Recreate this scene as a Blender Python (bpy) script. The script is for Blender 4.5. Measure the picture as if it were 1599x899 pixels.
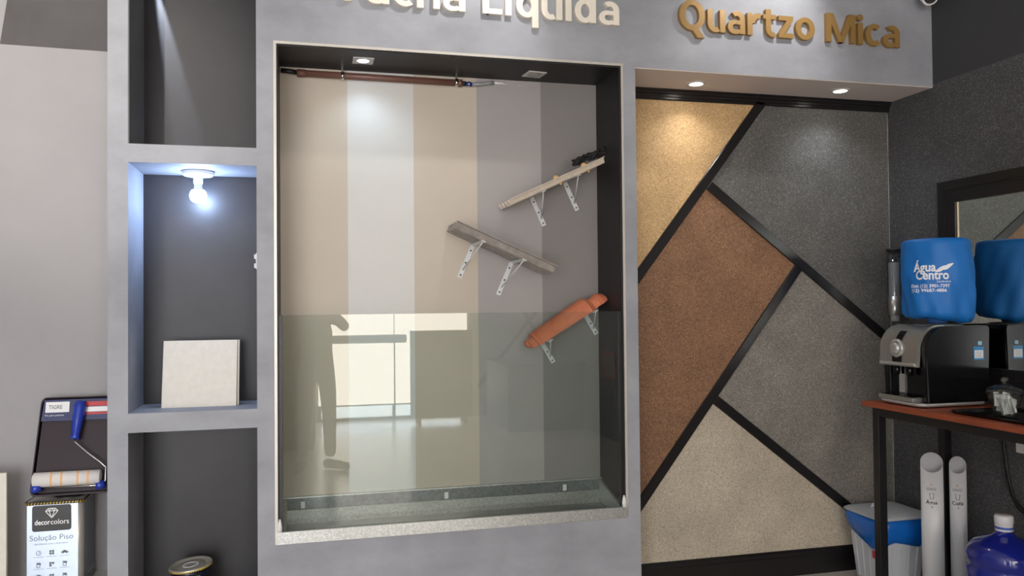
import bpy, bmesh, math, random
from mathutils import Vector, Matrix
random.seed(7)
for o in list(bpy.data.objects):
    bpy.data.objects.remove(o)
SC = bpy.context.scene
COL = SC.collection
PI = math.pi

# ------------------------------------------------------------------ camera
cam = bpy.data.cameras.new('camera')
cam.sensor_width = 36.0
cam.lens = 1279.12 / 1599 * 36
cam.clip_start = 0.02
co = bpy.data.objects.new('camera', cam)
COL.objects.link(co)
yaw, pitch, roll = (math.radians(a) for a in (14.176, 1.111, -0.539))
fw = Vector((math.sin(yaw) * math.cos(pitch), math.cos(yaw) * math.cos(pitch), math.sin(pitch)))
rt = Vector((math.cos(yaw), -math.sin(yaw), 0))
up = rt.cross(fw)
rt, up = math.cos(roll) * rt + math.sin(roll) * up, -math.sin(roll) * rt + math.cos(roll) * up
co.matrix_world = Matrix(((rt.x, up.x, -fw.x, 0), (rt.y, up.y, -fw.y, -3.75), (rt.z, up.z, -fw.z, 1.5375), (0, 0, 0, 1)))
SC.camera = co

# ------------------------------------------------------------------ world, exposure
world = bpy.data.worlds.new('world')
SC.world = world
world.use_nodes = True
bg = world.node_tree.nodes['Background']
bg.inputs[0].default_value = (0.78, 0.88, 1.0, 1)
bg.inputs[1].default_value = 12.0
SC.view_settings.view_transform = 'Standard'
SC.view_settings.look = 'None'
SC.view_settings.gamma = 1.0
SC.view_settings.exposure = 0.2
BLIND = 6.5            # radiance of the sunlit roller blinds of the shop front
BLIND_FILL = 9.5         # glow of the added, unseen left window that fills the room
SPOT_FASCIA = 22.0
SPOT_SOFFIT = 8.0
SPOT_VITRINE = 3.6
SPOT_LEFT = 120.0
BULB = 150.0

# ------------------------------------------------------------------ materials
def lin(c):
    return tuple(((v / 255) / 12.92 if v / 255 <= 0.04045 else ((v / 255 + 0.055) / 1.055) ** 2.4) for v in c) + (1,)

MATS = {}
def mat(name, col, rough=0.5, metal=0.0, var=0.0, scale=4.0, bump=0.0, bscale=40.0, spec=0.5, coat=0.0,
        emit=None, estr=0.0, alpha=None, trans=0.0, col2=None, detail=5.0, stretch=None):
    if name in MATS:
        return MATS[name]
    m = bpy.data.materials.new(name)
    m.use_nodes = True
    nt = m.node_tree
    b = nt.nodes['Principled BSDF']
    c = lin(col)
    b.inputs['Base Color'].default_value = c
    b.inputs['Roughness'].default_value = rough
    b.inputs['Metallic'].default_value = metal
    b.inputs['Specular IOR Level'].default_value = spec
    b.inputs['Coat Weight'].default_value = coat
    b.inputs['Transmission Weight'].default_value = trans
    if emit:
        b.inputs['Emission Color'].default_value = lin(emit)
        b.inputs['Emission Strength'].default_value = estr
    tc = nt.nodes.new('ShaderNodeTexCoord')
    src = tc.outputs['Object']
    if stretch:
        mp = nt.nodes.new('ShaderNodeMapping')
        mp.inputs['Scale'].default_value = stretch
        nt.links.new(src, mp.inputs['Vector'])
        src = mp.outputs['Vector']
    if var or col2:
        n = nt.nodes.new('ShaderNodeTexNoise')
        n.inputs['Scale'].default_value = scale
        n.inputs['Detail'].default_value = detail
        n.inputs['Roughness'].default_value = 0.6
        nt.links.new(src, n.inputs['Vector'])
        r = nt.nodes.new('ShaderNodeValToRGB')
        r.color_ramp.elements[0].position = 0.3
        r.color_ramp.elements[1].position = 0.7
        lo = tuple(x * (1 - var) for x in c[:3]) + (1,)
        hi = tuple(min(1, x * (1 + var)) for x in c[:3]) + (1,)
        if col2:
            lo, hi = c, lin(col2)
        r.color_ramp.elements[0].color = lo
        r.color_ramp.elements[1].color = hi
        nt.links.new(n.outputs['Fac'], r.inputs['Fac'])
        nt.links.new(r.outputs['Color'], b.inputs['Base Color'])
    if bump:
        n2 = nt.nodes.new('ShaderNodeTexNoise')
        n2.inputs['Scale'].default_value = bscale
        n2.inputs['Detail'].default_value = 4
        nt.links.new(src, n2.inputs['Vector'])
        bp = nt.nodes.new('ShaderNodeBump')
        bp.inputs['Strength'].default_value = bump
        bp.inputs['Distance'].default_value = 0.004
        nt.links.new(n2.outputs['Fac'], bp.inputs['Height'])
        nt.links.new(bp.outputs['Normal'], b.inputs['Normal'])
    MATS[name] = m
    return m

def speckle(name, cols, scale=250.0, rough=0.55, bump=0.5, cloud=0.12):
    """quartz and mica chip coating: random coloured grains with a little relief"""
    m = bpy.data.materials.new(name)
    m.use_nodes = True
    nt = m.node_tree
    b = nt.nodes['Principled BSDF']
    b.inputs['Roughness'].default_value = rough
    tc = nt.nodes.new('ShaderNodeTexCoord')
    v = nt.nodes.new('ShaderNodeTexVoronoi')
    v.inputs['Scale'].default_value = scale
    nt.links.new(tc.outputs['Object'], v.inputs['Vector'])
    sep = nt.nodes.new('ShaderNodeSeparateColor')
    nt.links.new(v.outputs['Color'], sep.inputs['Color'])
    r = nt.nodes.new('ShaderNodeValToRGB')
    el = r.color_ramp.elements
    el[0].position, el[0].color = 0.0, lin(cols[0])
    el[1].position, el[1].color = 1.0, lin(cols[-1])
    for i, c in enumerate(cols[1:-1]):
        e = el.new((i + 1) / (len(cols) - 1))
        e.color = lin(c)
    nt.links.new(sep.outputs[0], r.inputs['Fac'])
    n = nt.nodes.new('ShaderNodeTexNoise')
    n.inputs['Scale'].default_value = 5.0
    n.inputs['Detail'].default_value = 4
    nt.links.new(tc.outputs['Object'], n.inputs['Vector'])
    mr = nt.nodes.new('ShaderNodeMapRange')
    mr.inputs[1].default_value, mr.inputs[2].default_value = 0.3, 0.7
    mr.inputs[3].default_value, mr.inputs[4].default_value = 1 - cloud, 1 + cloud
    nt.links.new(n.outputs['Fac'], mr.inputs['Value'])
    hs = nt.nodes.new('ShaderNodeHueSaturation')
    nt.links.new(mr.outputs['Result'], hs.inputs['Value'])
    nt.links.new(r.outputs['Color'], hs.inputs['Color'])
    nt.links.new(hs.outputs['Color'], b.inputs['Base Color'])
    bp = nt.nodes.new('ShaderNodeBump')
    bp.inputs['Strength'].default_value = bump
    bp.inputs['Distance'].default_value = 0.002
    nt.links.new(sep.outputs[1], bp.inputs['Height'])
    nt.links.new(bp.outputs['Normal'], b.inputs['Normal'])
    MATS[name] = m
    return m

def glass(name, tint=(0.885, 0.915, 0.90), rough=0.0, base=0.04):
    """clear sheet glass: tinted transmission and a Fresnel mirror reflection"""
    m = bpy.data.materials.new(name)
    m.use_nodes = True
    nt = m.node_tree
    nt.nodes.remove(nt.nodes['Principled BSDF'])
    out = nt.nodes['Material Output']
    tr = nt.nodes.new('ShaderNodeBsdfTransparent')
    tr.inputs[0].default_value = tint + (1,)
    gl = nt.nodes.new('ShaderNodeBsdfGlossy')
    gl.inputs['Roughness'].default_value = rough
    lw = nt.nodes.new('ShaderNodeLayerWeight')
    lw.inputs['Blend'].default_value = 0.5
    p = nt.nodes.new('ShaderNodeMath'); p.operation = 'POWER'; p.inputs[1].default_value = 5
    ma = nt.nodes.new('ShaderNodeMath'); ma.operation = 'MULTIPLY_ADD'
    ma.inputs[1].default_value = 1 - base; ma.inputs[2].default_value = base
    nt.links.new(lw.outputs['Facing'], p.inputs[0])
    nt.links.new(p.outputs[0], ma.inputs[0])
    mx = nt.nodes.new('ShaderNodeMixShader')
    nt.links.new(ma.outputs[0], mx.inputs[0])
    nt.links.new(tr.outputs[0], mx.inputs[1])
    nt.links.new(gl.outputs[0], mx.inputs[2])
    nt.links.new(mx.outputs[0], out.inputs['Surface'])
    MATS[name] = m
    return m

M_CEMENT = mat('microcement', (154, 156, 163), rough=0.6, var=0.2, scale=2.2, stretch=(1, 1, 1.5), bump=0.12, bscale=14)
M_LEFTWALL = mat('pale grey paint', (162, 160, 162), rough=0.7, var=0.05, scale=2.0)
M_BAND = mat('dark grey paint', (84, 81, 82), rough=0.7, var=0.1, scale=5.0)
M_NICHE = mat('charcoal plaster', (50, 49, 52), spec=0.3, rough=0.4, var=0.16, scale=3.5, bump=0.15, bscale=8)
M_NICHESIDE = mat('charcoal side paint', (112, 112, 115), rough=0.7, var=0.06)  # charcoal side, its colour raised in place of light from the right
M_BLACK = mat('matt black paint', (32, 29, 31), rough=0.55, var=0.1, scale=6)
M_BLACKWOOD = mat('black lacquered wood', (26, 24, 25), rough=0.28, var=0.15, scale=8)
M_WHITE = mat('white plastic', (225, 225, 228), rough=0.35)
M_WHITEPAINT = mat('white paint', (215, 214, 210), rough=0.7)
M_FLOOR = mat('polished cement floor', (204, 198, 189), rough=0.22, var=0.08, scale=1.5)
M_GALV = mat('galvanised steel', (172, 175, 174), rough=0.36, metal=0.8, col2=(212, 214, 212), scale=120, detail=2, bump=0.05)
M_TRIM = mat('pale aluminium edge', (205, 200, 192), rough=0.35, metal=0.35)
M_STEEL = mat('brushed steel', (190, 190, 188), rough=0.28, metal=0.9)
M_CHROME = mat('chrome', (225, 225, 225), rough=0.08, metal=1.0)
M_BLACKSTEEL = mat('black painted steel', (24, 24, 26), rough=0.4)
M_RIGHTWALL = speckle('dark quartz coating', [(58, 60, 63), (72, 73, 76), (82, 82, 84), (66, 68, 72), (120, 119, 118)], cloud=0.08)
M_RIGHTSMOOTH = mat('anthracite paint', (60, 61, 65), rough=0.6, var=0.08, scale=3)

# ------------------------------------------------------------------ mesh helpers
def link(name, me, m=None, parent=None):
    o = bpy.data.objects.new(name, me)
    COL.objects.link(o)
    if m is not None:
        me.materials.append(m)
    if parent is not None:
        o.parent = parent
    return o

def add_box(bm, x0, x1, y0, y1, z0, z1, bevel=0.0, seg=2):
    b2 = bmesh.new()
    vs = [b2.verts.new(p) for p in ((x0, y0, z0), (x1, y0, z0), (x1, y1, z0), (x0, y1, z0), (x0, y0, z1), (x1, y0, z1), (x1, y1, z1), (x0, y1, z1))]
    for f in ((0, 3, 2, 1), (4, 5, 6, 7), (0, 1, 5, 4), (1, 2, 6, 5), (2, 3, 7, 6), (3, 0, 4, 7)):
        b2.faces.new([vs[i] for i in f])
    if bevel:
        bmesh.ops.bevel(b2, geom=b2.edges[:], offset=bevel, segments=seg, profile=0.5, affect='EDGES')
    merge(bm, b2)

def merge(bm, b2, M=None):
    mp = {}
    for v in b2.verts:
        mp[v] = bm.verts.new(M @ v.co if M else v.co)
    for f in b2.faces:
        try:
            nf = bm.faces.new([mp[v] for v in f.verts])
            nf.smooth = f.smooth
        except ValueError:
            pass
    b2.free()

def add_lathe(bm, prof, n=32, c=(0, 0, 0), cap=True, smooth=True, sx=1.0, sy=1.0):
    rings = []
    for r, z in prof:
        rings.append([bm.verts.new((c[0] + sx * r * math.cos(2 * PI * i / n), c[1] + sy * r * math.sin(2 * PI * i / n), c[2] + z)) for i in range(n)])
    for a, b in zip(rings, rings[1:]):
        for i in range(n):
            f = bm.faces.new((a[i], a[(i + 1) % n], b[(i + 1) % n], b[i]))
            f.smooth = smooth
    if cap:
        bm.faces.new(rings[0][::-1])
        bm.faces.new(rings[-1])

def add_tube(bm, pts, r, n=12, cap=True):
    """swept round tube along a list of points; r may be a list"""
    pts = [Vector(p) for p in pts]
    rr = r if isinstance(r, (list, tuple)) else [r] * len(pts)
    rings = []
    ref = None
    for i, p in enumerate(pts):
        d = (pts[min(i + 1, len(pts) - 1)] - pts[max(i - 1, 0)]).normalized()
        if ref is None:
            ref = Vector((0, 0, 1)) if abs(d.z) < 0.9 else Vector((1, 0, 0))
        a = d.cross(ref).normalized()
        b = a.cross(d).normalized()
        ref = b
        rings.append([bm.verts.new(p + rr[i] * (math.cos(2 * PI * k / n) * a + math.sin(2 * PI * k / n) * b)) for k in range(n)])
    for A, B in zip(rings, rings[1:]):
        for k in range(n):
            f = bm.faces.new((A[k], A[(k + 1) % n], B[(k + 1) % n], B[k]))
            f.smooth = True
    if cap:
        bm.faces.new(rings[0][::-1]); bm.faces.new(rings[-1])

def add_prism(bm, poly, axis, a, b):
    """extrude a 2-D polygon along an axis from a to b"""
    def P(p, t):
        return {'x': (t, p[0], p[1]), 'y': (p[0], t, p[1]), 'z': (p[0], p[1], t)}[axis]
    A = [bm.verts.new(P(p, a)) for p in poly]
    B = [bm.verts.new(P(p, b)) for p in poly]
    n = len(poly)
    bm.faces.new(A); bm.faces.new(B[::-1])
    for i in range(n):
        bm.faces.new((A[i], B[i], B[(i + 1) % n], A[(i + 1) % n]))

def part(name, bm, m, parent=None, label=None, loc=None):
    bmesh.ops.recalc_face_normals(bm, faces=bm.faces[:])
    me = bpy.data.meshes.new(name)
    bm.to_mesh(me)
    bm.free()
    o = link(name, me, m, parent)
    if label:
        o['label'] = label
    if loc:
        o.location = loc
    return o

def box(name, m, dims, parent=None, bevel=0.0, label=None, seg=2):
    bm = bmesh.new()
    add_box(bm, *dims, bevel=bevel, seg=seg)
    return part(name, bm, m, parent, label)

def boxes(name, m, lst, parent=None, bevel=0.0):
    bm = bmesh.new()
    for d in lst:
        add_box(bm, *d, bevel=bevel)
    return part(name, bm, m, parent)

def lathe(name, m, prof, parent=None, n=32, c=(0, 0, 0), label=None, smooth=True, cap=True):
    bm = bmesh.new()
    add_lathe(bm, prof, n, c, cap, smooth)
    return part(name, bm, m, parent, label)

def tube(name, m, pts, r, parent=None, n=12, label=None):
    bm = bmesh.new()
    add_tube(bm, pts, r, n)
    return part(name, bm, m, parent, label)

def thing(name, label, cat, loc=(0, 0, 0), rotz=0.0, group=None):
    o = bpy.data.objects.new(name, None)
    COL.objects.link(o)
    o.empty_display_size = 0.05
    o.location = loc
    o.rotation_euler = (0, 0, rotz)
    return tag(o, label, cat, group)

def tag(o, label, cat, group=None):
    o['label'] = label
    o['category'] = cat
    if group:
        o['group'] = group
    return o

def struct(o, label=None, cat=None):
    o['kind'] = 'structure'
    if label:
        o['label'] = label
    if cat:
        o['category'] = cat
    return o

def copy_tree(o, parent=None):
    c = o.copy()
    COL.objects.link(c)
    c.parent = parent
    for ch in o.children:
        copy_tree(ch, c)
    return c

def text_data(s, bold=0.0, extrude=0.0, res=3, bevel=0.0):
    cu = bpy.data.curves.new('text', 'FONT')
    cu.body = s
    cu.offset = bold
    cu.extrude = extrude
    cu.resolution_u = res
    cu.bevel_depth = bevel
    o = bpy.data.objects.new('text', cu)
    COL.objects.link(o)
    dg = bpy.context.evaluated_depsgraph_get()
    dg.update()
    me = bpy.data.meshes.new_from_object(o.evaluated_get(dg))
    vs = [v.co.copy() for v in me.vertices]
    fs = [tuple(p.vertices) for p in me.polygons]
    bpy.data.objects.remove(o)
    bpy.data.curves.remove(cu)
    bpy.data.meshes.remove(me)
    return vs, fs

def fit(vs, x0, x1, z0, height=None, ref=None):
    """scale text in x to span x0..x1 and place its baseline at z0"""
    a = min(v.x for v in vs); b = max(v.x for v in vs)
    k = (x1 - x0) / (b - a)
    kz = height if height else k
    return [Vector((x0 + (v.x - a) * k, v.z, z0 + v.y * kz)) for v in vs]

def text_part(name, s, m, x0, x1, z0, kz, mapf, parent, bold=0.0, label=None):
    """flat printed lettering; mapf turns (x, z) into a point on the printed surface"""
    vs, fs = text_data(s, bold)
    vs = fit(vs, x0, x1, z0, kz)
    me = bpy.data.meshes.new(name)
    me.from_pydata([mapf(v.x, v.z) for v in vs], [], fs)
    return_o = link(name, me, m, parent)
    if label:
        return_o['label'] = label
    return return_o

def split_letters(vs, fs):
    par = list(range(len(vs)))
    def find(i):
        while par[i] != i:
            par[i] = par[par[i]]
            i = par[i]
        return i
    for f in fs:
        r = find(f[0])
        for i in f[1:]:
            par[find(i)] = r
    comp = {}
    for f in fs:
        comp.setdefault(find(f[0]), []).append(f)
    items = []
    for k, ff in comp.items():
        xs = [vs[i].x for f in ff for i in f]
        items.append([min(xs), max(xs), ff])
    items.sort(key=lambda t: t[0])
    out = []
    for it in items:
        for q in out:
            ov = min(q[1], it[1]) - max(q[0], it[0])
            if ov > 0.5 * min(q[1] - q[0], it[1] - it[0]):
                q[0] = min(q[0], it[0]); q[1] = max(q[1], it[1]); q[2] += it[2]
                break
        else:
            out.append(it)
    return [q[2] for q in out]

def spot(name, loc, target, power, angle, blend, col, radius=0.03, parent=None):
    l = bpy.data.lights.new(name, 'SPOT')
    l.energy = power
    l.spot_size = math.radians(angle)
    l.spot_blend = blend
    l.color = col
    l.shadow_soft_size = radius
    o = bpy.data.objects.new(name, l)
    COL.objects.link(o)
    o.location = loc
    d = Vector(target) - Vector(loc)
    o.rotation_euler = d.to_track_quat('-Z', 'Y').to_euler()
    if parent:
        o.parent = parent
        o.location = Vector(loc) - parent.location
    return o

# ------------------------------------------------------------------ main measures (metres)
COLL, NL, NR, VL, VR, GR, WR = -0.805, -0.725, -0.205, -0.12, 1.5075, 1.585, 3.3275
Z1, Z2, Z3, Z4 = 2.2325, 2.154, 1.09, 1.009
VT, SILL_T, SILL_B = 2.70, 0.546, 0.494
QY, BACK = 0.366, 0.34
ZC = 3.55
REAR = -7.3
XL = -3.6

# ------------------------------------------------------------------ setting
struct(box('floor', M_FLOOR, (XL - .2, WR + .2, REAR - .2, 0.6, -0.1, 0.0)))
struct(box('ceiling', M_WHITEPAINT, (XL - .2, WR + .2, REAR - .2, 0.6, ZC, ZC + 0.1)))
# grey display wall: frame of the niches, the vitrine and the fascia over the quartz samples
struct(boxes('wall_front', M_CEMENT, [
    (COLL, NL, 0, BACK, 0, ZC),
    (NR, VL, 0, BACK, 0, ZC),
    (NL, NR, 0, BACK, Z2, Z1),
    (NL, NR, 0, BACK, Z4, Z3),
    (NL, NR, 0, BACK, 0, 0.215),
    (NL, NR, 0, BACK, 3.25, ZC),
    (VL, VR, 0, BACK, 0, 0.492),
    (VR, GR, 0, QY, 0, VT),
    (VL, GR, 0, QY, VT, ZC),
]))
struct(box('wall_fascia', M_CEMENT, (GR, WR, 0, QY, VT, ZC)))
struct(box('ceiling_soffit', mat('soffit paint', (226, 214, 208), rough=.7), (GR, WR, 0.003, QY, VT - .004, VT)))  # thin underside slab, paler than the cement of the fascia
struct(box('wall_niche_back', M_NICHE, (NL, NR, BACK, BACK + 0.05, 0.215, 3.25)))
struct(box('wall_niche_side', M_NICHESIDE, (NL, NL + 0.004, 0.004, BACK, Z1, 3.25)))
# left wall and its painted band
struct(box('wall_left_back', M_LEFTWALL, (XL, COLL, BACK, BACK + 0.06, 0, ZC)))
bm = bmesh.new()
add_prism(bm, [(-1.318, 2.722), (COLL, 2.716), (COLL, ZC), (-1.20, ZC)], 'y', BACK - 0.004, BACK)
struct(part('trim_1', bm, M_BAND), 'dark grey painted band on upper left wall')
# vitrine lining
struct(box('wall_vitrine_right', M_BLACK, (VR - 0.006, VR, 0.006, BACK, 0.5, VT)))
struct(box('wall_vitrine_left', M_BLACK, (VL, VL + 0.006, 0.006, BACK, 0.5, VT)))
struct(box('ceiling_vitrine', M_BLACK, (VL + 0.006, VR - 0.006, 0.006, BACK, VT - 0.006, VT)))
wv = struct(box('wall_vitrine_back', M_BLACK, (VL, VR, BACK, BACK + 0.05, 0.45, VT)))
stripes = [(VL + .006, 0.205, (189, 178, 164)), (0.205, 0.530, (203, 202, 199)), (0.530, 0.854, (189, 178, 164)),
           (0.854, 1.195, (160, 155, 154)), (1.195, VR - 0.006, (130, 126, 125))]
for i, (a, b, c) in enumerate(stripes):
    m = mat('rubber paint %d' % i, c, rough=0.5, var=0.025, scale=3)
    box('paint_panel', m, (a, b, BACK - 0.004, BACK, 0.5, VT - 0.007), wv,
        label=['beige painted stripe at the left', 'pale grey painted stripe', 'second beige painted stripe', 'mid grey painted stripe', 'dark grey painted stripe'][i])
# pale edge profile around the vitrine opening
e = 0.012
struct(boxes('trim_2', M_TRIM, [
    (VL - e, VL, -0.004, 0.006, SILL_B, VT + e), (VR, VR + e, -0.004, 0.006, SILL_B, VT + e), (VL, VR, -0.004, 0.006, VT, VT + e)]))
# quartz sample wall
wq = struct(box('wall_quartz', M_BLACK, (GR - 0.05, WR + .1, QY, QY + 0.08, 0, VT)))
gold = speckle('gold quartz', [(156, 124, 86), (196, 160, 113), (204, 170, 122), (186, 150, 104), (226, 198, 152)])
dark = speckle('graphite quartz', [(68, 68, 67), (92, 91, 89), (100, 99, 97), (82, 81, 79), (136, 134, 130)])
brown = speckle('copper brown quartz', [(98, 69, 50), (133, 97, 71), (142, 105, 78), (120, 86, 62), (174, 137, 106)])
mid = speckle('stone grey quartz', [(96, 92, 87), (131, 127, 120), (140, 135, 128), (118, 114, 108), (174, 169, 160)])
cream = speckle('cream quartz', [(150, 138, 121), (192, 180, 161), (201, 190, 171), (180, 168, 149), (220, 211, 195)])
L1 = ((2.490, 2.649), (1.737, 1.681)); L2 = ((2.142, 2.197), (3.283, 1.324))
L3 = ((2.714, 1.730), (1.758, 0.493)); L4 = ((2.174, 1.008), (3.033, 0.340))
def at_x(l, x):
    (a, b), (c, d) = l
    return b + (d - b) * (x - a) / (c - a)
def at_z(l, z):
    (a, b), (c, d) = l
    return a + (c - a) * (z - b) / (d - b)
def cross(l, k):
    (x1, y1), (x2, y2) = l; (x3, y3), (x4, y4) = k
    d = (x1 - x2) * (y3 - y4) - (y1 - y2) * (x3 - x4)
    a = x1 * y2 - y1 * x2; b = x3 * y4 - y3 * x4
    return ((a * (x3 - x4) - (x1 - x2) * b) / d, (a * (y3 - y4) - (y1 - y2) * b) / d)
QT, QB = 2.66, 0.13
J12, J23, J34 = cross(L1, L2), cross(L2, L3), cross(L3, L4)
polys = [
    ('quartz_panel', gold, [(GR, QT), (at_z(L1, QT), QT), (GR, at_x(L1, GR))], 'gold quartz chip panel'),
    ('quartz_panel', dark, [(at_z(L1, QT), QT), (WR, QT), (WR, at_x(L2, WR)), J12], 'graphite grey quartz chip panel'),
    ('quartz_panel', brown, [(GR, at_x(L1, GR)), J12, J23, (GR, at_x(L3, GR))], 'copper brown quartz chip panel'),
    ('quartz_panel', mid, [J23, (WR, at_x(L2, WR)), (WR, at_x(L4, WR)), J34], 'stone grey quartz chip panel'),
    ('quartz_panel', cream, [(GR, at_x(L3, GR)), J34, (WR, at_x(L4, WR)), (WR, QB), (GR, QB)], 'cream quartz chip panel'),
]
for n, m, p, lab in polys:
    bm = bmesh.new()
    add_prism(bm, p, 'y', QY - 0.006, QY)
    part(n, bm, m, wq, lab)
def strip(p, q, w=0.052, d=0.02):
    bm = bmesh.new()
    p = Vector(p); q = Vector(q); t = (q - p).normalized(); n = Vector((-t.y, t.x)) * w / 2
    def clipx(v):
        return v
    add_prism(bm, [tuple(p + n), tuple(q + n), tuple(q - n), tuple(p - n)], 'y', QY - d, QY - 0.004)
    bmesh.ops.bevel(bm, geom=bm.edges[:], offset=0.003, segments=1, affect='EDGES')
    part('divider_strip', bm, M_BLACKWOOD, wq)
strip((at_z(L1, 2.66), 2.66), (GR, at_x(L1, GR)))
strip((J12[0] + 0.02, J12[1] - 0.015), (WR - 0.02, at_x(L2, WR - 0.02)))
strip((J23[0] - 0.016, J23[1] - 0.021), (GR, at_x(L3, GR)))
strip((J34[0] + 0.021, J34[1] - 0.016), (3.29, at_x(L4, 3.29)))
# crown moulding, skirting, corner sealant
bm = bmesh.new()
prof = [(QY, 2.640), (QY - .016, 2.640), (QY - .020, 2.644), (QY - .020, 2.654), (QY - .026, 2.658), (QY - .026, 2.670), (QY - .034, 2.674), (QY - .034, 2.686), (QY - .042, 2.690), (QY - .042, 2.70), (QY, 2.70)]
add_prism(bm, prof, 'x', GR, WR)
struct(part('trim_3', bm, M_BLACKWOOD), 'black stepped crown moulding above the quartz panels')
bm = bmesh.new()
add_prism(bm, [(QY, 0), (QY - .022, 0), (QY - .022, .105), (QY - .018, .111), (QY - .018, .128), (QY - .010, .141), (QY, .141)], 'x', GR, WR)
struct(part('baseboard_back', bm, M_BLACKWOOD))
bm = bmesh.new()
pts = [(WR - 0.003, QY - 0.007, 0.15 + 2.48 * i / 60) for i in range(61)]
add_tube(bm, [(x + random.uniform(-.0006, .0006), y, z) for x, y, z in pts], [random.uniform(.0006, .0022) for _ in pts], 6)
struct(part('trim_4', bm, mat('old sealant', (172, 172, 170), rough=.7)), 'thin white sealant line in the corner')
# right wall
struct(box('wall_right', M_RIGHTWALL, (WR, WR + 0.1, REAR, QY, 0, 2.712)))
struct(box('wall_right_upper', M_RIGHTSMOOTH, (WR, WR + 0.1, REAR, QY, 2.712, ZC)))
# far left wall and the shop front behind the camera
struct(box('wall_left', M_LEFTWALL, (XL - 0.1, XL, REAR, BACK, 0, ZC)))
WIN = [(-3.45, -0.45), (0.15, 2.16)]  # the first opening is added out of view to bring in more light
M_REAR = mat('shop front paint', (198, 196, 194), rough=0.7, var=0.05)
zs = [XL, -3.45, -0.45, 0.15, 2.16, WR]
struct(boxes('wall_rear', M_REAR, [(zs[0], zs[1], REAR - .12, REAR, 0, ZC), (zs[2], zs[3], REAR - .12, REAR, 0, ZC), (zs[4], zs[5], REAR - .12, REAR, 0, ZC),
     (zs[1], zs[2], REAR - .12, REAR, 2.85, ZC), (zs[3], zs[4], REAR - .12, REAR, 2.85, ZC)]))
struct(box('floor_outside', mat('pavement concrete', (214, 212, 206), rough=0.8, var=.06), (XL - 3, WR + 3, REAR - 6, REAR - .2, -0.12, -0.02)))
M_PANE = glass('window glass', (0.95, 0.96, 0.96))
M_FRAME = mat('grey window frame', (70, 72, 74), rough=0.5)
M_BLIND = mat('cream roller blind cloth', (232, 224, 212), rough=0.9, emit=(255, 243, 230), estr=BLIND)
M_BLIND_FILL = mat('sunlit roller blind cloth', (236, 234, 228), rough=0.9, emit=(250, 249, 250), estr=BLIND_FILL)  # glow of the added left blinds, unseen, there to brighten the room
for i, (a, b) in enumerate(WIN):
    w = struct(boxes('window_%d' % (i + 1), M_FRAME, [(a, a + .05, REAR - .09, REAR - .03, 0, 2.85), (b - .05, b, REAR - .09, REAR - .03, 0, 2.85),
        (a + .05, b - .05, REAR - .09, REAR - .03, 2.8, 2.85), (a + .05, b - .05, REAR - .09, REAR - .03, 0, .04), ((a + b) / 2 - .02, (a + b) / 2 + .02, REAR - .09, REAR - .03, .04, 2.8)]))
    for x0, x1 in ((a + .05, (a + b) / 2 - .02), ((a + b) / 2 + .02, b - .05)):
        box('pane', M_PANE, (x0, x1, REAR - .064, REAR - .056, .04, 2.8), w)
    k = 0
    for x0, x1 in ((a + .01, (a + b) / 2 - .006), ((a + b) / 2 + .006, b - .01)):
        bl = thing('roller_blind', ['cream roller blind on the far left half of the shop front window', 'cream roller blind right half of the left shop window',
              'sunlit cream roller blind reflected left in the vitrine glass', 'sunlit cream roller blind reflected above the dark board in the glass'][2 * i + k], 'blind', ((x0 + x1) / 2, REAR + .02, 0.20))
        hw = (x1 - x0) / 2
        box('cloth', M_BLIND if i else M_BLIND_FILL, (-hw, hw, -.001, .001, 0.02, 2.66), bl)
        boxes('bottom_bar', M_WHITEPAINT, [(-hw, hw, -.008, .008, 0, .02)], bl)
        tube('roller', M_FRAME, [(-hw, 0, 2.68), (hw, 0, 2.68)], .03, bl)
        k += 1
M_GREY = mat('grey rail', (88, 90, 88), rough=.5)
rail = thing('window_rail', 'grey horizontal rail crossing the bright window in the glass reflection', 'rail', (1.15, REAR + .12, 0))
tube('bar', M_GREY, [(-.98, 0, 1.09), (.155, 0, 1.09)], .055, rail)
for s in (-.9, .0):
    tube('post', M_GREY, [(s, 0, 0), (s, 0, 1.06)], .008, rail)
pb = thing('display_board', 'grey green freestanding board reflected in front of the window', 'board', (1.72, REAR + .42, 0))
box('panel', mat('grey green board', (96, 100, 94), rough=.6), (-.40, .42, -.02, .02, 0.06, 1.20), pb, bevel=.004)
for s in (-.3, .3):
    box('foot', M_FRAME, (s - .02, s + .02, -.15, .15, 0, .06), pb)
wr_rear = bpy.data.objects['wall_rear']
for p, q in (((2.93, 1.50), (3.31, .80)), ((3.2, 1.50), (2.3, .40))):
    bm = bmesh.new()
    p = Vector(p); q = Vector(q); t = (q - p).normalized(); n = Vector((-t.y, t.x)) * .03
    add_prism(bm, [tuple(p + n), tuple(q + n), tuple(q - n), tuple(p - n)], 'y', REAR, REAR + .015)
    part('divider_strip', bm, M_BLACKWOOD, wr_rear)

# ------------------------------------------------------------------ wall lettering
M_LET_W = mat('white acrylic letters', (236, 228, 214), rough=0.4)
M_LET_G = mat('gold acrylic letters', (158, 125, 74), rough=0.4, metal=0.2)
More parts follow.
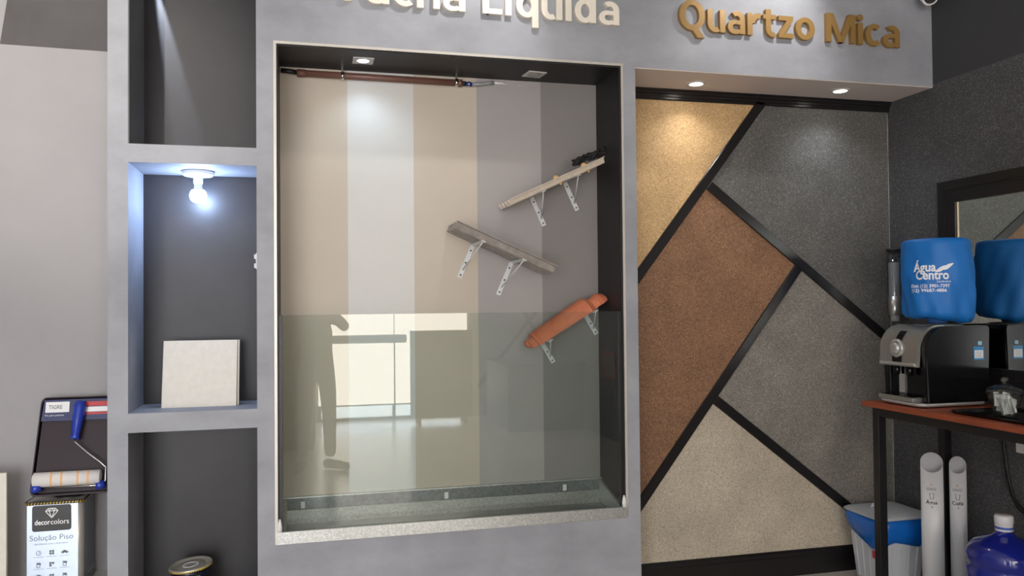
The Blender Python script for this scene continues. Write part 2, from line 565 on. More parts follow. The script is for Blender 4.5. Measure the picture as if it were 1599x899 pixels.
# bold sans letter shapes from bars and elliptical ring sectors (x-height 1.10, capitals 1.46)
def g_ring(cx, cy, rx, ry, wx=.31, wy=.24, a0=0.0, a1=360.0):
    n = max(6, int(abs(a1 - a0) / 9))
    out = []
    for k in range(n):
        qs = []
        for a, s in ((a0 + (a1 - a0) * k / n, 0), (a0 + (a1 - a0) * (k + 1) / n, 0), (a0 + (a1 - a0) * (k + 1) / n, 1), (a0 + (a1 - a0) * k / n, 1)):
            c, d = math.cos(math.radians(a)), math.sin(math.radians(a))
            qs.append((cx + (rx - s * wx) * c, cy + (ry - s * wy) * d))
        out.append(qs)
    return out
def g_bar(x0, x1, y0, y1):
    return [[(x0, y0), (x1, y0), (x1, y1), (x0, y1)]]
GLYPH = {
    'o': (g_ring(.585, .55, .585, .57), 1.17),
    'c': (g_ring(.56, .55, .56, .57, .31, .24, 52, 308), .93),
    'a': (g_bar(.73, 1.03, 0, .72) + g_ring(.56, .70, .47, .42, .30, .24, 0, 128) + g_ring(.42, .33, .42, .35, .29, .22, 70, 290) + g_bar(.50, .80, .46, .66) + g_ring(.46, .26, .44, .28, .29, .20, 270, 335), 1.03),
    'r': (g_bar(0, .30, 0, 1.10) + g_ring(.70, .60, .56, .52, .30, .28, 78, 180), .80),
    'u': (g_bar(0, .30, .44, 1.10) + g_ring(.47, .45, .47, .47, .30, .25, 180, 300) + g_bar(.72, 1.02, 0, 1.10), 1.02),
    't': (g_bar(.16, .46, .38, 1.36) + g_bar(0, .78, .88, 1.10) + g_ring(.60, .38, .44, .40, .30, .23, 180, 292), .78),
    'z': (g_bar(0, .88, .87, 1.10) + g_bar(0, .90, 0, .23) + [[(0, .2), (.36, .2), (.88, .9), (.52, .9)]], .90),
    'i': (g_bar(0, .30, 0, 1.10) + g_ring(.15, 1.38, .17, .16, .17, .16), .30),
    'í': (g_bar(0, .30, 0, 1.10) + [[(.02, 1.22), (.24, 1.22), (.56, 1.58), (.22, 1.58)]], .36),
    'q': (g_ring(.52, .55, .52, .57, .31, .24) + g_bar(.76, 1.06, -.48, 1.10), 1.06),
    'd': (g_ring(.52, .55, .52, .57, .31, .24) + g_bar(.76, 1.06, 0, 1.56), 1.06),
    'h': (g_bar(0, .30, 0, 1.56) + g_ring(.56, .65, .48, .47, .30, .25, 0, 150) + g_bar(.74, 1.04, 0, .66), 1.04),
    'M': (g_bar(0, .28, 0, 1.46) + g_bar(1.44, 1.72, 0, 1.46) + [[(.0, 1.46), (.40, 1.46), (.98, .0), (.72, .0)], [(1.72, 1.46), (1.32, 1.46), (.74, .0), (1.0, .0)]], 1.72),
    'Q': (g_ring(.74, .73, .74, .75, .34, .26) + [[(.70, .05), (1.02, -.36), (1.44, -.36), (1.04, .10)]], 1.48),
    'L': (g_bar(0, .31, 0, 1.46) + g_bar(.2, .92, 0, .25), .92),
    'B': (g_bar(0, .31, 0, 1.46) + g_bar(.2, .62, 0, .23) + g_bar(.2, .62, .66, .86) + g_bar(.2, .60, 1.23, 1.46) + g_ring(.62, .43, .53, .43, .31, .22, -90, 90) + g_ring(.60, 1.07, .47, .39, .30, .22, -90, 90), 1.15),
}
def lettering(name, words, m, label):
    """words: (text, x0, x1, baseline at x0, baseline at x1, height scale)"""
    t = thing(name, label, 'sign', (words[0][1], 0, words[0][3]))
    for s, x0, x1, z0, z1, kz in words:
        gap = .15
        total = sum(GLYPH[c][1] for c in s) + gap * (len(s) - 1)
        k = (x1 - x0) / total
        x = 0.0
        for c in s:
            polys, w = GLYPH[c]
            base = z0 + (z1 - z0) * (x + w / 2) / total - t.location.z
            bm = bmesh.new()
            for q, p in enumerate(polys):
                add_prism(bm, [(x0 - t.location.x + (x + px) * k, base + py * kz) for px, py in p], 'y', -.024 - q * 4e-5, -.001)
            part('letter', bm, m, t)
            x += w + gap
    return t
lettering('wall_lettering', [('Borracha', -0.19, 0.731, 2.915, 2.900, 0.102), ('Líquida', 0.812, 1.496, 2.901, 2.892, 0.102)], M_LET_W,
          'white raised wall letters reading Borracha Líquida above the vitrine')
lettering('wall_lettering', [('Quartzo', 1.815, 2.583, 2.900, 2.896, 0.103), ('Mica', 2.655, 3.103, 2.897, 2.893, 0.103)], M_LET_G,
          'gold raised wall letters reading Quartzo Mica on the fascia')

# ------------------------------------------------------------------ lamps
M_LENS_ON = mat('lit lens cool', (255, 255, 255), rough=.3, emit=(235, 244, 255), estr=14)
M_LENS_WARM = mat('lit lens', (255, 255, 255), rough=.3, emit=(255, 248, 238), estr=14)
M_LENS_OFF = mat('unlit lens', (160, 158, 152), rough=.25)
M_BEZEL = mat('satin white bezel', (196, 194, 190), rough=.4)
def square_downlight(loc, rot, on, label):
    t = thing('recessed_downlight', label, 'lamp', loc, rot)
    s = .048
    bm = bmesh.new()
    for d in ((-s, s, -s, -s + .016), (-s, s, s - .016, s), (-s, -s + .016, -s + .016, s - .016), (s - .016, s, -s + .016, s - .016)):
        add_box(bm, d[0], d[1], d[2], d[3], -.005, 0)
    part('bezel', bm, M_BEZEL, t)
    lathe('reflector_ring', M_STEEL, [(.034, -.002), (.034, -.006), (.028, -.004), (.028, -.002)], t, 28)
    lathe('lens', M_LENS_ON if on else M_LENS_OFF, [(.028, -.001), (.0275, -.004), (.018, -.006), (.004, -.007)], t, 24)
    return t
zc = VT - 0.006
t = square_downlight((0.27, 0.15, zc), 0, True, 'lit square downlight in the black vitrine ceiling')
spot('downlight_beam', (0.27, 0.15, zc - .02), (0.31, 0.24, 2.0), SPOT_VITRINE, 125, 1.0, (0.66, 0.84, 1.0), .02, t)
t = square_downlight((1.124, 0.20, zc), 0.12, False, 'unlit square downlight in the black vitrine ceiling')
for x, y, lab in ((2.014, .197, 'round lit downlight in the soffit above the gold quartz panel'), (2.864, .16, 'round lit downlight in the soffit above the dark grey panel')):
    t = thing('round_downlight', lab, 'lamp', (x, y, VT - .004))
    lathe('bezel', M_BEZEL, [(.052, 0), (.052, -.004), (.045, -.007), (.036, -.006), (.036, 0)], t, 32)
    lathe('lens', M_LENS_WARM, [(.036, -.001), (.034, -.005), (.02, -.008), (.004, -.009)], t, 28)
    spot('downlight_beam', (x, y, VT - .02), (x + .02, y + .05, 2.0), SPOT_SOFFIT, 120, 1.0, (1.0, .97, .93) if x < 2.5 else (.86, .93, 1.0), .02, t)
# ceiling spotlights that wash the fascia and the left wall (just above the picture)
def ceiling_spot(x, y, target, power, angle, col, lab, blend=.8):
    t = thing('ceiling_spotlight', lab, 'lamp', (x, y, ZC))
    lathe('mount', M_WHITE, [(.05, 0), (.05, -.02), (.012, -.022), (.012, -.05)], t, 24)
    d = (Vector(target) - Vector((x, y, ZC - .1))).normalized()
    c = Vector((0, 0, -.09))
    bm = bmesh.new()
    add_tube(bm, [c - d * .05, c + d * .05], [.03, .042], 20, cap=False)
    part('housing', bm, M_WHITE, t)
    tube('lens', M_LENS_WARM, [c + d * .035, c + d * .04], .036, t, 20)
    p = Vector((x, y, ZC)) + c + d * .06
    spot('spot_beam', p, target, power, angle, blend, col, .03, t)
ceiling_spot(0.95, -.62, (.70, 0, 2.95), SPOT_FASCIA, 75, (1, .97, .93), 'white ceiling spotlight over the white lettering')
ceiling_spot(2.42, -.62, (2.30, 0, 2.95), SPOT_FASCIA, 75, (1, .97, .93), 'white ceiling spotlight over the gold lettering')
ceiling_spot(-1.32, -2.3, (-.92, .1, 2.6), SPOT_LEFT, 40, (1, .93, .86), 'white ceiling spotlight by the left wall')
# bulb in the middle niche
t = thing('bulb_lamp', 'lit white globe bulb in a round ceiling socket inside the niche', 'lamp', (-0.47, 0.205, Z2))
lathe('ceiling_plate', M_WHITE, [(.068, 0), (.070, -.010), (.062, -.022), (.030, -.026)], t, 36)
lathe('socket', M_WHITE, [(.021, -.024), (.021, -.052), (.019, -.056), (.0185, -.060)], t, 28)
M_BULB = mat('lit bulb', (255, 255, 255), rough=.3, emit=(182, 210, 255), estr=BULB)
lathe('bulb_base', M_WHITE, [(.017, -.060), (.018, -.078), (.026, -.086)], t, 28)
lathe('bulb_globe', M_BULB, [(.026, -.086), (.034, -.098), (.037, -.112), (.034, -.126), (.024, -.138), (.010, -.144), (.002, -.145)], t, 28)
# bare spotlight of the upper niche, its narrow beam grazes the back
t = thing('niche_spotlight', 'small spotlight at the top of the dark upper niche', 'lamp', (-0.693, 0.322, 3.25))
lathe('housing', M_BEZEL, [(.014, 0), (.014, -.05), (.012, -.05), (.012, -.03)], t, 24)
lathe('lens', M_LENS_ON, [(.0115, -.03), (.009, -.034), (.002, -.035)], t, 20)
spot('spot_beam', (-0.700, 0.318, 3.19), (-0.565, 0.34, 2.50), 480.0, 11.0, .8, (.78, .88, 1.0), .006, t)

# ------------------------------------------------------------------ vitrine fittings
M_BROWN = mat('brown pvc pipe', (112, 78, 67), rough=0.38)
M_HOSE = mat('clear hose', (150, 150, 152), rough=.2)
t = thing('drip_pipe', 'brown perforated water pipe clamped under the vitrine ceiling', 'pipe', (-.024, .317, 2.662))
tube('pipe', M_BROWN, [(0, 0, 0), (.40, 0, -.002), (.80, 0, -.004)], .0165, t, 20)
tube('end_cap', M_BROWN, [(-.01, 0, 0), (.03, 0, 0)], .0188, t, 20)
tube('end_cap', M_BROWN, [(.775, 0, -.004), (.80, 0, -.004)], .0188, t, 20)
for x in (.205, .77):
    cl = bmesh.new()
    add_tube(cl, [(x - .007, 0, -.003), (x + .007, 0, -.003)], .0205, 20)
    add_box(cl, x - .004, x + .004, -.003, .003, .015, .0315)
    part('clamp', cl, M_CHROME, t)
tube('inlet', M_BLACKSTEEL, [(-.085, 0, .008), (-.05, 0, .006), (-.005, 0, .002)], .011, t, 10)
tube('connector', mat('blue fitting', (36, 58, 130), rough=.4), [(.82, 0, -.006), (.85, 0, -.007)], .011, t, 12)
tube('black_sleeve', M_BLACKSTEEL, [(.80, 0, -.004), (.82, 0, -.006)], .012, t, 12)
tube('hose', M_HOSE, [(.85, 0, -.007), (.89, 0, -.004), (.93, .001, .004), (.965, .004, .009)], .010, t, 12)
tube('hose_clip', M_CHROME, [(.832, 0, -.0065), (.838, 0, -.0065)], .014, t, 12)
M_CAULK = mat('white caulk', (226, 226, 228), rough=.6)
bm = bmesh.new()
for i in range(24):
    x = .965 + i * .0075
    w = max(.001, .011 * math.exp(-((i - 3) / 5.) ** 2) + random.uniform(.0008, .003))
    add_lathe(bm, [(w * .7, -w * .5), (w, 0), (w * .5, w * .6)], 7, (x - .0, .012, .012 - .012 * (i / 24.) + random.uniform(-.002, .002)))
part('caulk', bm, M_CAULK, t)
# front glass, held by black side strips
M_VGLASS = glass('vitrine glass', (0.926, 0.956, 0.943), base=0.052)
box('glass_screen', M_VGLASS, (VL + .022, VR - .022, .014, .022, .549, 1.497))
tag(bpy.data.objects['glass_screen'], 'clear greenish glass sheet closing the lower half of the vitrine', 'glass')
for x0, x1, lab in ((VL + .0065, VL + .022, 'black upright strip holding the left edge of the glass'), (VR - .022, VR - .0065, 'black upright strip holding the right edge of the glass')):
    tag(box('glazing_strip', M_BLACKSTEEL, (x0, x1, .010, .030, .548, 1.497), bevel=.001), lab, 'strip')
# galvanised sill and tray
sl = thing('metal_sill', 'galvanised steel sill strip along the bottom of the vitrine', 'sill', (VL, 0, SILL_B))
bm = bmesh.new()
add_prism(bm, [(-.006, 0), (-.0035, 0), (-.0035, .050), (.012, .050), (.012, .053), (-.006, .053)], 'x', -.004, VR - VL + .012)
part('sheet', bm, M_GALV, sl)
for x in (.0, VR - VL - .0):
    bm = bmesh.new()
    add_lathe(bm, [(.010, 0), (.011, .02), (.007, .045), (.003, .058)], 10, (x + (.008 if x < .5 else -.008), .0, .052))
    part('silicone_bead', bm, M_CAULK, sl)
ty = thing('drip_tray', 'galvanised steel drip tray on the floor of the vitrine', 'tray', (VL, 0, 0.494))
W_ = VR - VL - .012
o6 = .006
boxes('tray_base', mat('dark wet metal', (88, 89, 88), rough=.3, metal=.3, var=.15, scale=8), [(o6 + .026, o6 + W_ - .013, .030, .326, 0.001, .006)], ty)  # base sheet in a darker tone than the ledge and end plates
M_GALVD = mat('dull galvanised steel', (92, 97, 99), rough=.4, metal=.5, col2=(124, 129, 131), scale=60)
boxes('back_plate', M_GALVD, [(o6 + .026, o6 + W_ - .013, .3265, .335, .066, .125)], ty)
bm = bmesh.new()
add_prism(bm, [(.335, .0655), (.3265, .0655), (.304, .030), (.304, 0.006), (.335, 0.006)], 'x', o6 + .026, o6 + W_ - .013)
part('ledge', bm, M_GALV, ty)
bm = bmesh.new()
add_prism(bm, [(.030, .052), (.326, .124), (.326, 0.001), (.030, 0.001)], 'x', o6 + W_ - .012, o6 + W_)
part('end_plate', bm, M_GALV, ty)
bm = bmesh.new()
add_prism(bm, [(.030, .052), (.326, .124), (.326, 0.001), (.030, 0.001)], 'x', o6, o6 + .025)
part('end_plate', bm, M_GALV, ty)
boxes('rim', M_GALV, [(o6, o6 + W_, .312, .336, .1255, .131)], ty)
for x in (.105, .80, 1.42):
    box('clip', M_WHITE, (x - .010, x + .010, .318, .3255, .074, .106), ty, bevel=.002)

# ------------------------------------------------------------------ samples on brackets
M_BRACKET = mat('white enamelled steel', (214, 216, 218), rough=.35)
M_HOLE = mat('screw head', (90, 90, 92), rough=.4, metal=.6)
def bracket_local():
    """wall arm runs down -Z, shelf arm runs out along -Y; origin at the corner against the wall"""
    t = thing('shelf_bracket', 'white bracket', 'bracket')
    box('wall_arm', M_BRACKET, (-.012, .012, -.005, 0, -.165, .0), t, bevel=.002)
    box('shelf_arm', M_BRACKET, (-.012, .012, -.235, -.005, -.005, 0), t, bevel=.002)
    tube('brace', M_BRACKET, [(0, -.006, -.125), (0, -.112, -.066), (0, -.218, -.006)], .0032, t, 8)
    for z in (-.03, -.09, -.15):
        bm = bmesh.new()
        add_lathe(bm, [(.0045, 0), (.0045, .002), (.002, .003)], 10)
        o = part('screw', bm, M_HOLE, t)
        o.location = (0, -.005, z); o.rotation_euler = (PI / 2, 0, 0)
    return t
proto = None
def place_bracket(x, z, ang, lab, k=1.0):
    global proto
    if proto is None:
        proto = bracket_local(); o = proto
    else:
        o = copy_tree(proto)
    o.location = (x, BACK - .004, z)
    o.rotation_euler = (0, -ang, 0)
    o.scale = (1, k, k)
    o['label'] = lab
    o['group'] = 'white shelf brackets on the vitrine back'
    return o
aA, aB, aC = math.radians(24.7), math.radians(-23.6), math.radians(31.0)
def on(c, ang, s, h):
    return (c[0] + s * math.cos(ang) - h * math.sin(ang), c[1] + s * math.sin(ang) + h * math.cos(ang))
cA, cB, cC = (1.212, 2.143), (.946, 1.812), (1.280, 1.474)
for s, lab in ((-.088, 'white bracket under the left part of the pale wavy strip'), (.112, 'white bracket under the right part of the pale wavy strip')):
    place_bracket(*on(cA, aA, s, -.016), aA, lab)
for s, lab in ((-.118, 'white bracket under the left end of the grey corrugated sheet'), (.102, 'white bracket under the right part of the grey corrugated sheet')):
    place_bracket(*on(cB, aB, s, -.020), aB, lab, 1.12)
for s, lab in ((-.150, 'white bracket under the lower end of the terracotta tile, behind glass'), (.128, 'white bracket under the upper end of the terracotta tile')):
    place_bracket(*on(cC, aC, s, -.048), aC, lab, .88)
def corrugated(name, L, y0, y1, waves, amp, thick, m, c, ang, label, cat):
    """sheet whose ribs run along its length; profile in (y, z)"""
    n = waves * 12
    top = []
    for i in range(n + 1):
        y = y0 + (y1 - y0) * i / n
        top.append((y, amp * max(-1, min(1, 1.7 * math.sin(2 * PI * waves * i / n + .9)))))
    bm = bmesh.new()
    A = [bm.verts.new((-L / 2, y, z + thick / 2)) for y, z in top]
    B = [bm.verts.new((L / 2, y, z + thick / 2)) for y, z in top]
    C_ = [bm.verts.new((-L / 2, y, z - thick / 2)) for y, z in top]
    D = [bm.verts.new((L / 2, y, z - thick / 2)) for y, z in top]
    for i in range(n):
        for q in ((A[i], A[i + 1], B[i + 1], B[i]), (C_[i], D[i], D[i + 1], C_[i + 1]), (A[i], C_[i], C_[i + 1], A[i + 1]), (B[i], B[i + 1], D[i + 1], D[i])):
            f = bm.faces.new(q)
    bm.faces.new((A[0], B[0], D[0], C_[0])); bm.faces.new((A[n], C_[n], D[n], B[n]))
    t = thing(name, label, cat, (c[0], BACK - .004, c[1]))
    t.rotation_euler = (0, -ang, 0)
    part('sheet', bm, m, t)
    return t
M_FIBRE = mat('pale fibre cement', (208, 195, 179), rough=.8, var=.12, scale=30)
M_ASB = mat('grey fibre cement', (150, 142, 136), rough=.85, var=.2, scale=26, bump=.3, bscale=60)
t = corrugated('roof_sheet_strip', .535, -.255, -.004, 4, .013, .004, M_FIBRE, cA, aA, 'pale wavy roofing strip sloping up to the right on brackets', 'roofing sample')
M_SCREWP = mat('orange foam washers', (220, 176, 120), rough=.7)
for s in (-.005, .155):
    lathe('fixing_cap', M_SCREWP, [(.015, 0), (.014, .008), (.008, .014), (.002, .016)], t, 12, (s, -.235, .014))
    lathe('screw_tip', M_SCREWP, [(.003, -.026), (.007, -.018), (.007, -.012)], t, 8, (s + .012, -.235, 0))
t = corrugated('roof_sheet_strip', .540, -.255, -.004, 3, .016, .005, M_ASB, cB, aB, 'grey corrugated roofing sheet sloping down to the right on brackets', 'roofing sample')
for s in (-.09, .11):
    lathe('fixing_bolt', M_STEEL, [(.010, 0), (.010, .006), (.004, .008), (.004, .014)], t, 10, (s, -.190, .018))
# black foam scraps pushed behind the upper strip
M_FOAM = mat('black rubber scraps', (22, 21, 22), rough=.7)
t = thing('cable_bundle', 'black crumpled cable bundle behind the pale wavy strip', 'cable', (1.395, .15, 2.278))
for i in range(5):
    pts = []
    for k in range(14):
        s = k / 13.
        pts.append((-.085 + .175 * s + random.uniform(-.006, .006), random.uniform(-.012, .012), .075 * (s - .5) + .012 * math.sin(9 * s + i * 1.7) + random.uniform(-.006, .006)))
    tube('strand', M_FOAM, pts, .0075, t, 7)
# terracotta ridge tile
M_TERRA = mat('terracotta', (196, 108, 76), rough=.72, var=.1, scale=9, col2=(212, 130, 94))
t = thing('ridge_tile', 'terracotta half round ridge tile resting on two brackets', 'roof tile', (cC[0], BACK - .1, cC[1]))
t.rotation_euler = (0, -aC, 0)
secs = [(-.235, .030, .036), (-.228, .036, .044), (-.205, .038, .046), (-.203, .056, .062), (-.190, .058, .064), (0.0, .063, .071), (.120, .066, .075), (.128, .060, .068), (.150, .046, .052), (.185, .044, .050), (.188, .050, .056), (.205, .048, .054), (.228, .034, .040), (.238, .022, .028)]
bm = bmesh.new()
rings = []
for s, ri, ro_ in secs:
    pr = []
    for k in range(17):
        a = PI * k / 16
        pr.append((ro_ * 1.15 * math.cos(a), ro_ * math.sin(a)))
    for k in range(17):
        a = PI * (16 - k) / 16
        pr.append((max(.004, ri - .004) * 1.12 * math.cos(a), max(.004, ri - .006) * math.sin(a)))
    rings.append([bm.verts.new((s, y, z - .046)) for y, z in pr])
n = len(rings[0])
for a, b in zip(rings, rings[1:]):
    for k in range(n):
        bm.faces.new((a[k], a[(k + 1) % n], b[(k + 1) % n], b[k])).smooth = False
for rr in (rings[0], rings[-1]):
    for k in range(16):
        bm.faces.new((rr[k], rr[k + 1], rr[n - 2 - k], rr[n - 1 - k]))
part('tile_body', bm, M_TERRA, t)
bm = bmesh.new()
add_lathe(bm, [(.022, 0), (.020, .014), (.010, .020)], 14)
o = part('end_lug', bm, M_TERRA, t); o.location = (-.232, 0, -.020); o.rotation_euler = (0, -PI / 2, 0)

# ------------------------------------------------------------------ niches
M_STONE = mat('pale stone slab', (222, 217, 206), rough=.6, var=.05, scale=30, bump=.1, bscale=60)
tl = thing('stone_slab', 'pale square stone slab leaning in the middle niche, nearest the viewer', 'tile', (-.462, .155, Z3))
bm = bmesh.new()
add_box(bm, -.158, .158, 0, .014, 0, .303, bevel=.0015)
o = part('slab', bm, M_STONE, tl); o.rotation_euler = (math.radians(-13), 0, 0)
M_STONE2 = mat('pale stone slab edge', (205, 199, 187), rough=.6, var=.05)
bm = bmesh.new()
add_prism(bm, [(-.158, .0), (-.120, .0), (.03, .303), (-.158, .303)], 'y', -.0012, .0)
tl2 = thing('stone_slab', 'second pale stone slab hidden behind the leaning one, corner showing', 'tile', (-.452, .172, Z3))
bm.free()
bm = bmesh.new()
add_box(bm, -.158, .158, 0, .012, 0, .301, bevel=.0015)
o = part('slab', bm, M_STONE2, tl2); o.rotation_euler = (math.radians(-12), 0, 0)
sw = thing('wall_switch', 'small white double switch on the right side of the middle niche', 'switch', (NR, .02, 1.736))
box('plate', M_WHITE, (-.004, 0, -.012, .03, -.035, .035), sw, bevel=.001)
for z in (-.02, .02):
    box('rocker', M_WHITE, (-.012, -.004, -.008, .02, z - .010, z + .010), sw, bevel=.002)
# small paint can in lower niche
M_TIN = mat('tinplate', (206, 202, 194), rough=.26, metal=.6)
M_TINDARK = mat('navy printed tin', (22, 26, 44), rough=.25, metal=.3)
M_YEL = mat('yellow print', (206, 176, 40), rough=.4)
M_BLKPRINT = mat('black print', (26, 26, 28), rough=.4)
cn = thing('paint_can', 'small round paint can with loose lid in the lower niche', 'paint can', (-.497, .15, 0.215))
lathe('can_body', M_TINDARK, [(.080, 0), (.084, .003), (.082, .008), (.082, .155), (.084, .162), (.080, .168)], cn, 40)
bm = bmesh.new()
for k in range(7):
    a0 = -PI / 2 - .05 + k * .09
    add_box(bm, 0, 0, 0, 0, 0, 0) if False else None
    vs = [bm.verts.new((.0826 * math.cos(a), .0826 * math.sin(a), z)) for a, z in ((a0, .02), (a0 + .09, .02), (a0 + .09, .150), (a0, .150))]
    bm.faces.new(vs).smooth = True
part('silver_label', bm, M_TIN, cn)
lid = bmesh.new()
add_lathe(lid, [(.084, 0), (.090, .002), (.092, .010), (.088, .013), (.080, .012), (.077, .004), (.060, .004), (.058, .008), (.034, .008), (.030, .005), (.004, .005)], 48)
lo = part('lid', lid, M_TIN, cn); lo.location = (0, 0, .172); lo.rotation_euler = (math.radians(3), math.radians(-5.5), 0)
lathe('lid_emblem', M_WHITE, [(.036, .0085), (.036, .0092), (.024, .0092), (.024, .0085)], lo, 32)
bm = bmesh.new()
for k in range(60):
    a = 2 * PI * k / 60
    vs = [bm.verts.new((.0925 * math.cos(q), .0925 * math.sin(q), z)) for q, z in ((a, .001), (a + PI / 60, .001), (a + PI / 60 + .02, .009), (a + .02, .009))]
    bm.faces.new(vs)
part('hazard_stripes', bm, M_YEL, lo)

# ------------------------------------------------------------------ left corner: plinth, paint tin, roller kit
struct(box('trim_5', M_WHITEPAINT, (-2.2, COLL - .012, -.02, BACK, 0, .345)), 'low white display plinth below the tin')
M_TINWHITE = mat('pale printed tin', (190, 204, 222), rough=.22, metal=.45)
M_TINSIDE = mat('dark printed tin side', (52, 52, 56), rough=.22, metal=.4)
cx, cy, cw = -1.034, .215, .1125
pc = thing('paint_tin', 'tall rectangular floor paint tin with black logo label by the left column', 'paint tin', (cx, cy, .345))
bm = bmesh.new()
def rrect(w, d, r, n=5):
    out = []
    for sx, sy, a0 in ((1, -1, -PI / 2), (1, 1, 0), (-1, 1, PI / 2), (-1, -1, PI)):
        for k in range(n + 1):
            a = a0 + PI / 2 * k / n
            out.append((sx * (w - r) + r * math.cos(a), sy * (d - r) + r * math.sin(a)))
    return out
def loft(bm, loops, cap=True, smooth=True):
    R = [[bm.verts.new((x, y, z)) for x, y in lp] for lp, z in loops]
    n = len(R[0])
    for a, b in zip(R, R[1:]):
        for k in range(n):
            bm.faces.new((a[k], a[(k + 1) % n], b[(k + 1) % n], b[k])).smooth = smooth
    if cap:
        bm.faces.new(R[0][::-1]); bm.faces.new(R[-1])
loft(bm, [(rrect(cw, cw, .026), 0), (rrect(cw, cw, .026), .375)])
part('tin_body', bm, M_TIN, pc)
H = .375
fy = -cw - .0006
box('front_print', M_TINWHITE, (-cw + .010, cw - .020, fy, fy + .0016, .004, H - .012), pc)
box('side_print', M_TINSIDE, (cw - .0010, cw + .0006, -cw + .024, cw - .024, .004, H - .012), pc)
bm = bmesh.new()
loft(bm, [(rrect(cw + .003, cw + .003, .028), H - .010), (rrect(cw + .004, cw + .004, .029), H), (rrect(cw - .002, cw - .002, .024), H + .002), (rrect(cw - .006, cw - .006, .02), H - .004)])
part('top_seam', bm, M_BLKPRINT, pc)
bm = bmesh.new()
lp = rrect(cw + .0036, cw + .0036, .028, 6)
per = []
for a, b in zip(lp, lp[1:] + lp[:1]):
    L = math.dist(a, b); k = max(1, round(L / .004))
    for i in range(k):
        per.append((a[0] + (b[0] - a[0]) * i / k, a[1] + (b[1] - a[1]) * i / k))
for i in range(0, len(per) - 1, 3):
    a, b, c2 = per[i], per[(i + 1) % len(per)], per[(i + 2) % len(per)]
    vs = [bm.verts.new(q) for q in ((a[0], a[1], H - .0095), (b[0], b[1], H - .0095), (c2[0] * 1.003, c2[1] * 1.003, H - .0005), (b[0] * 1.003, b[1] * 1.003, H - .0005))]
    bm.faces.new(vs)
part('hazard_stripes', bm, M_YEL, pc)
lathe('filler_cap', M_BLKPRINT, [(.055, H - .004), (.056, H + .004), (.050, H + .006), (.046, H + .001), (.004, H + .001)], pc, 36, (.03, .0, 0))
bm = bmesh.new()
loft(bm, [([(x - .008, z + H - .068) for x, z in rrect(.075, .054, .010)], fy - .0008), ([(x - .008, z + H - .068) for x, z in rrect(.075, .054, .010)], fy + .0004)])
for v in bm.verts:
    v.co = Vector((v.co.x, v.co.z, v.co.y))
lb = part('logo_label', bm, M_BLKPRINT, pc)
M_WPRINT = mat('white print', (238, 238, 240), rough=.4)
M_GPRINT = mat('grey print', (84, 88, 96), rough=.4)
fm = lambda x, z: (x, fy - .0013, z)
text_part('lettering', 'decor', M_WPRINT, -.073, -.014, H - .094, .030, fm, pc, bold=.018)
text_part('lettering', 'colors', M_WPRINT, -.012, .058, H - .094, .030, fm, pc, bold=.004)
text_part('lettering', 'Solução Piso', M_GPRINT, -.092, .074, H - .160, .033, lambda x, z: (x, fy - .0006, z), pc, bold=-.004)
text_part('lettering', 'BORRACHA LÍQUIDA', M_GPRINT, -.072, .055, H - .178, .008, lambda x, z: (x, fy - .0006, z), pc)
# diamond emblem
bm = bmesh.new()
def line2(bm, p, q, w, y):
    p = Vector(p); q = Vector(q); t = (q - p).normalized(); n = Vector((-t.y, t.x)) * w / 2
    bm.faces.new([bm.verts.new((c.x, y, c.y)) for c in (p + n, q + n, q - n, p - n)])
dz = H - .048; dx = -.008
D_ = {'a': (-.024, .010), 'b': (-.013, .021), 'c': (.013, .021), 'd': (.024, .010), 'e': (0, -.020), 'f': (-.010, .010), 'g': (.010, .010), 'h': (0, .021)}
for p, q in ('ab', 'bc', 'cd', 'de', 'ea', 'ad', 'fe', 'ge', 'bf', 'fh', 'hg', 'gc'):
    line2(bm, (D_[p][0] + dx, D_[p][1] + dz), (D_[q][0] + dx, D_[q][1] + dz), .0028, fy - .0013)
part('diamond_emblem', bm, M_WPRINT, pc)
for r in range(3):
    for c in range(3):
        bm = bmesh.new()
        x = -.058 + c * .050; z = H - .212 - r * .050
        y = fy - .0006
        if c == 0 and r == 0:
            for k in range(14):
                a = 2 * PI * k / 14
                line2(bm, (x + .009 * math.cos(a), z + .009 * math.sin(a)), (x + .009 * math.cos(a + .45), z + .009 * math.sin(a + .45)), .002, y)
            line2(bm, (x, z - .004), (x + .004, z + .006), .002, y)
        elif c == 1:
            for i, j in ((-1, -1), (-1, 1), (1, -1), (1, 1)):
                if r == 1 and (i, j) == (1, -1):
                    continue
                line2(bm, (x + i * .005 - .0042, z + j * .005), (x + i * .005 + .0042, z + j * .005), .0084, y)
        elif c == 2 and r == 0:
            line2(bm, (x - .014, z - .002), (x + .014, z - .002), .006, y); line2(bm, (x - .007, z + .003), (x + .006, z + .003), .005, y)
            line2(bm, (x - .009, z - .006), (x - .004, z - .006), .004, y); line2(bm, (x + .004, z - .006), (x + .009, z - .006), .004, y)
        else:
            for q in (((-.007, -.010), (.005, -.010)), ((.005, -.010), (.005, .009)), ((.005, .009), (-.007, .009)), ((-.007, .009), (-.007, -.010))):
                line2(bm, (x + q[0][0], z + q[0][1]), (x + q[1][0], z + q[1][1]), .0022, y)
            line2(bm, (x - .005, z + .004), (x + .009, z + .004), .006, y)
        line2(bm, (x - .020, z - .017), (x + .020, z - .017), .0012, y)
        part('printed_icon', bm, M_GPRINT, pc)
sx_ = cw + .0008
bm = bmesh.new()
for (y0, z0, y1, z1) in ((-.05, .05, .06, .05), (-.05, .035, .05, .035), (-.05, .10, .03, .10)):
    line2(bm, (y0, z0), (y1, z1), .006, 0)
for v in bm.verts:
    v.co = Vector((sx_, v.co.x, v.co.z))
part('side_lines', bm, M_GPRINT, pc)
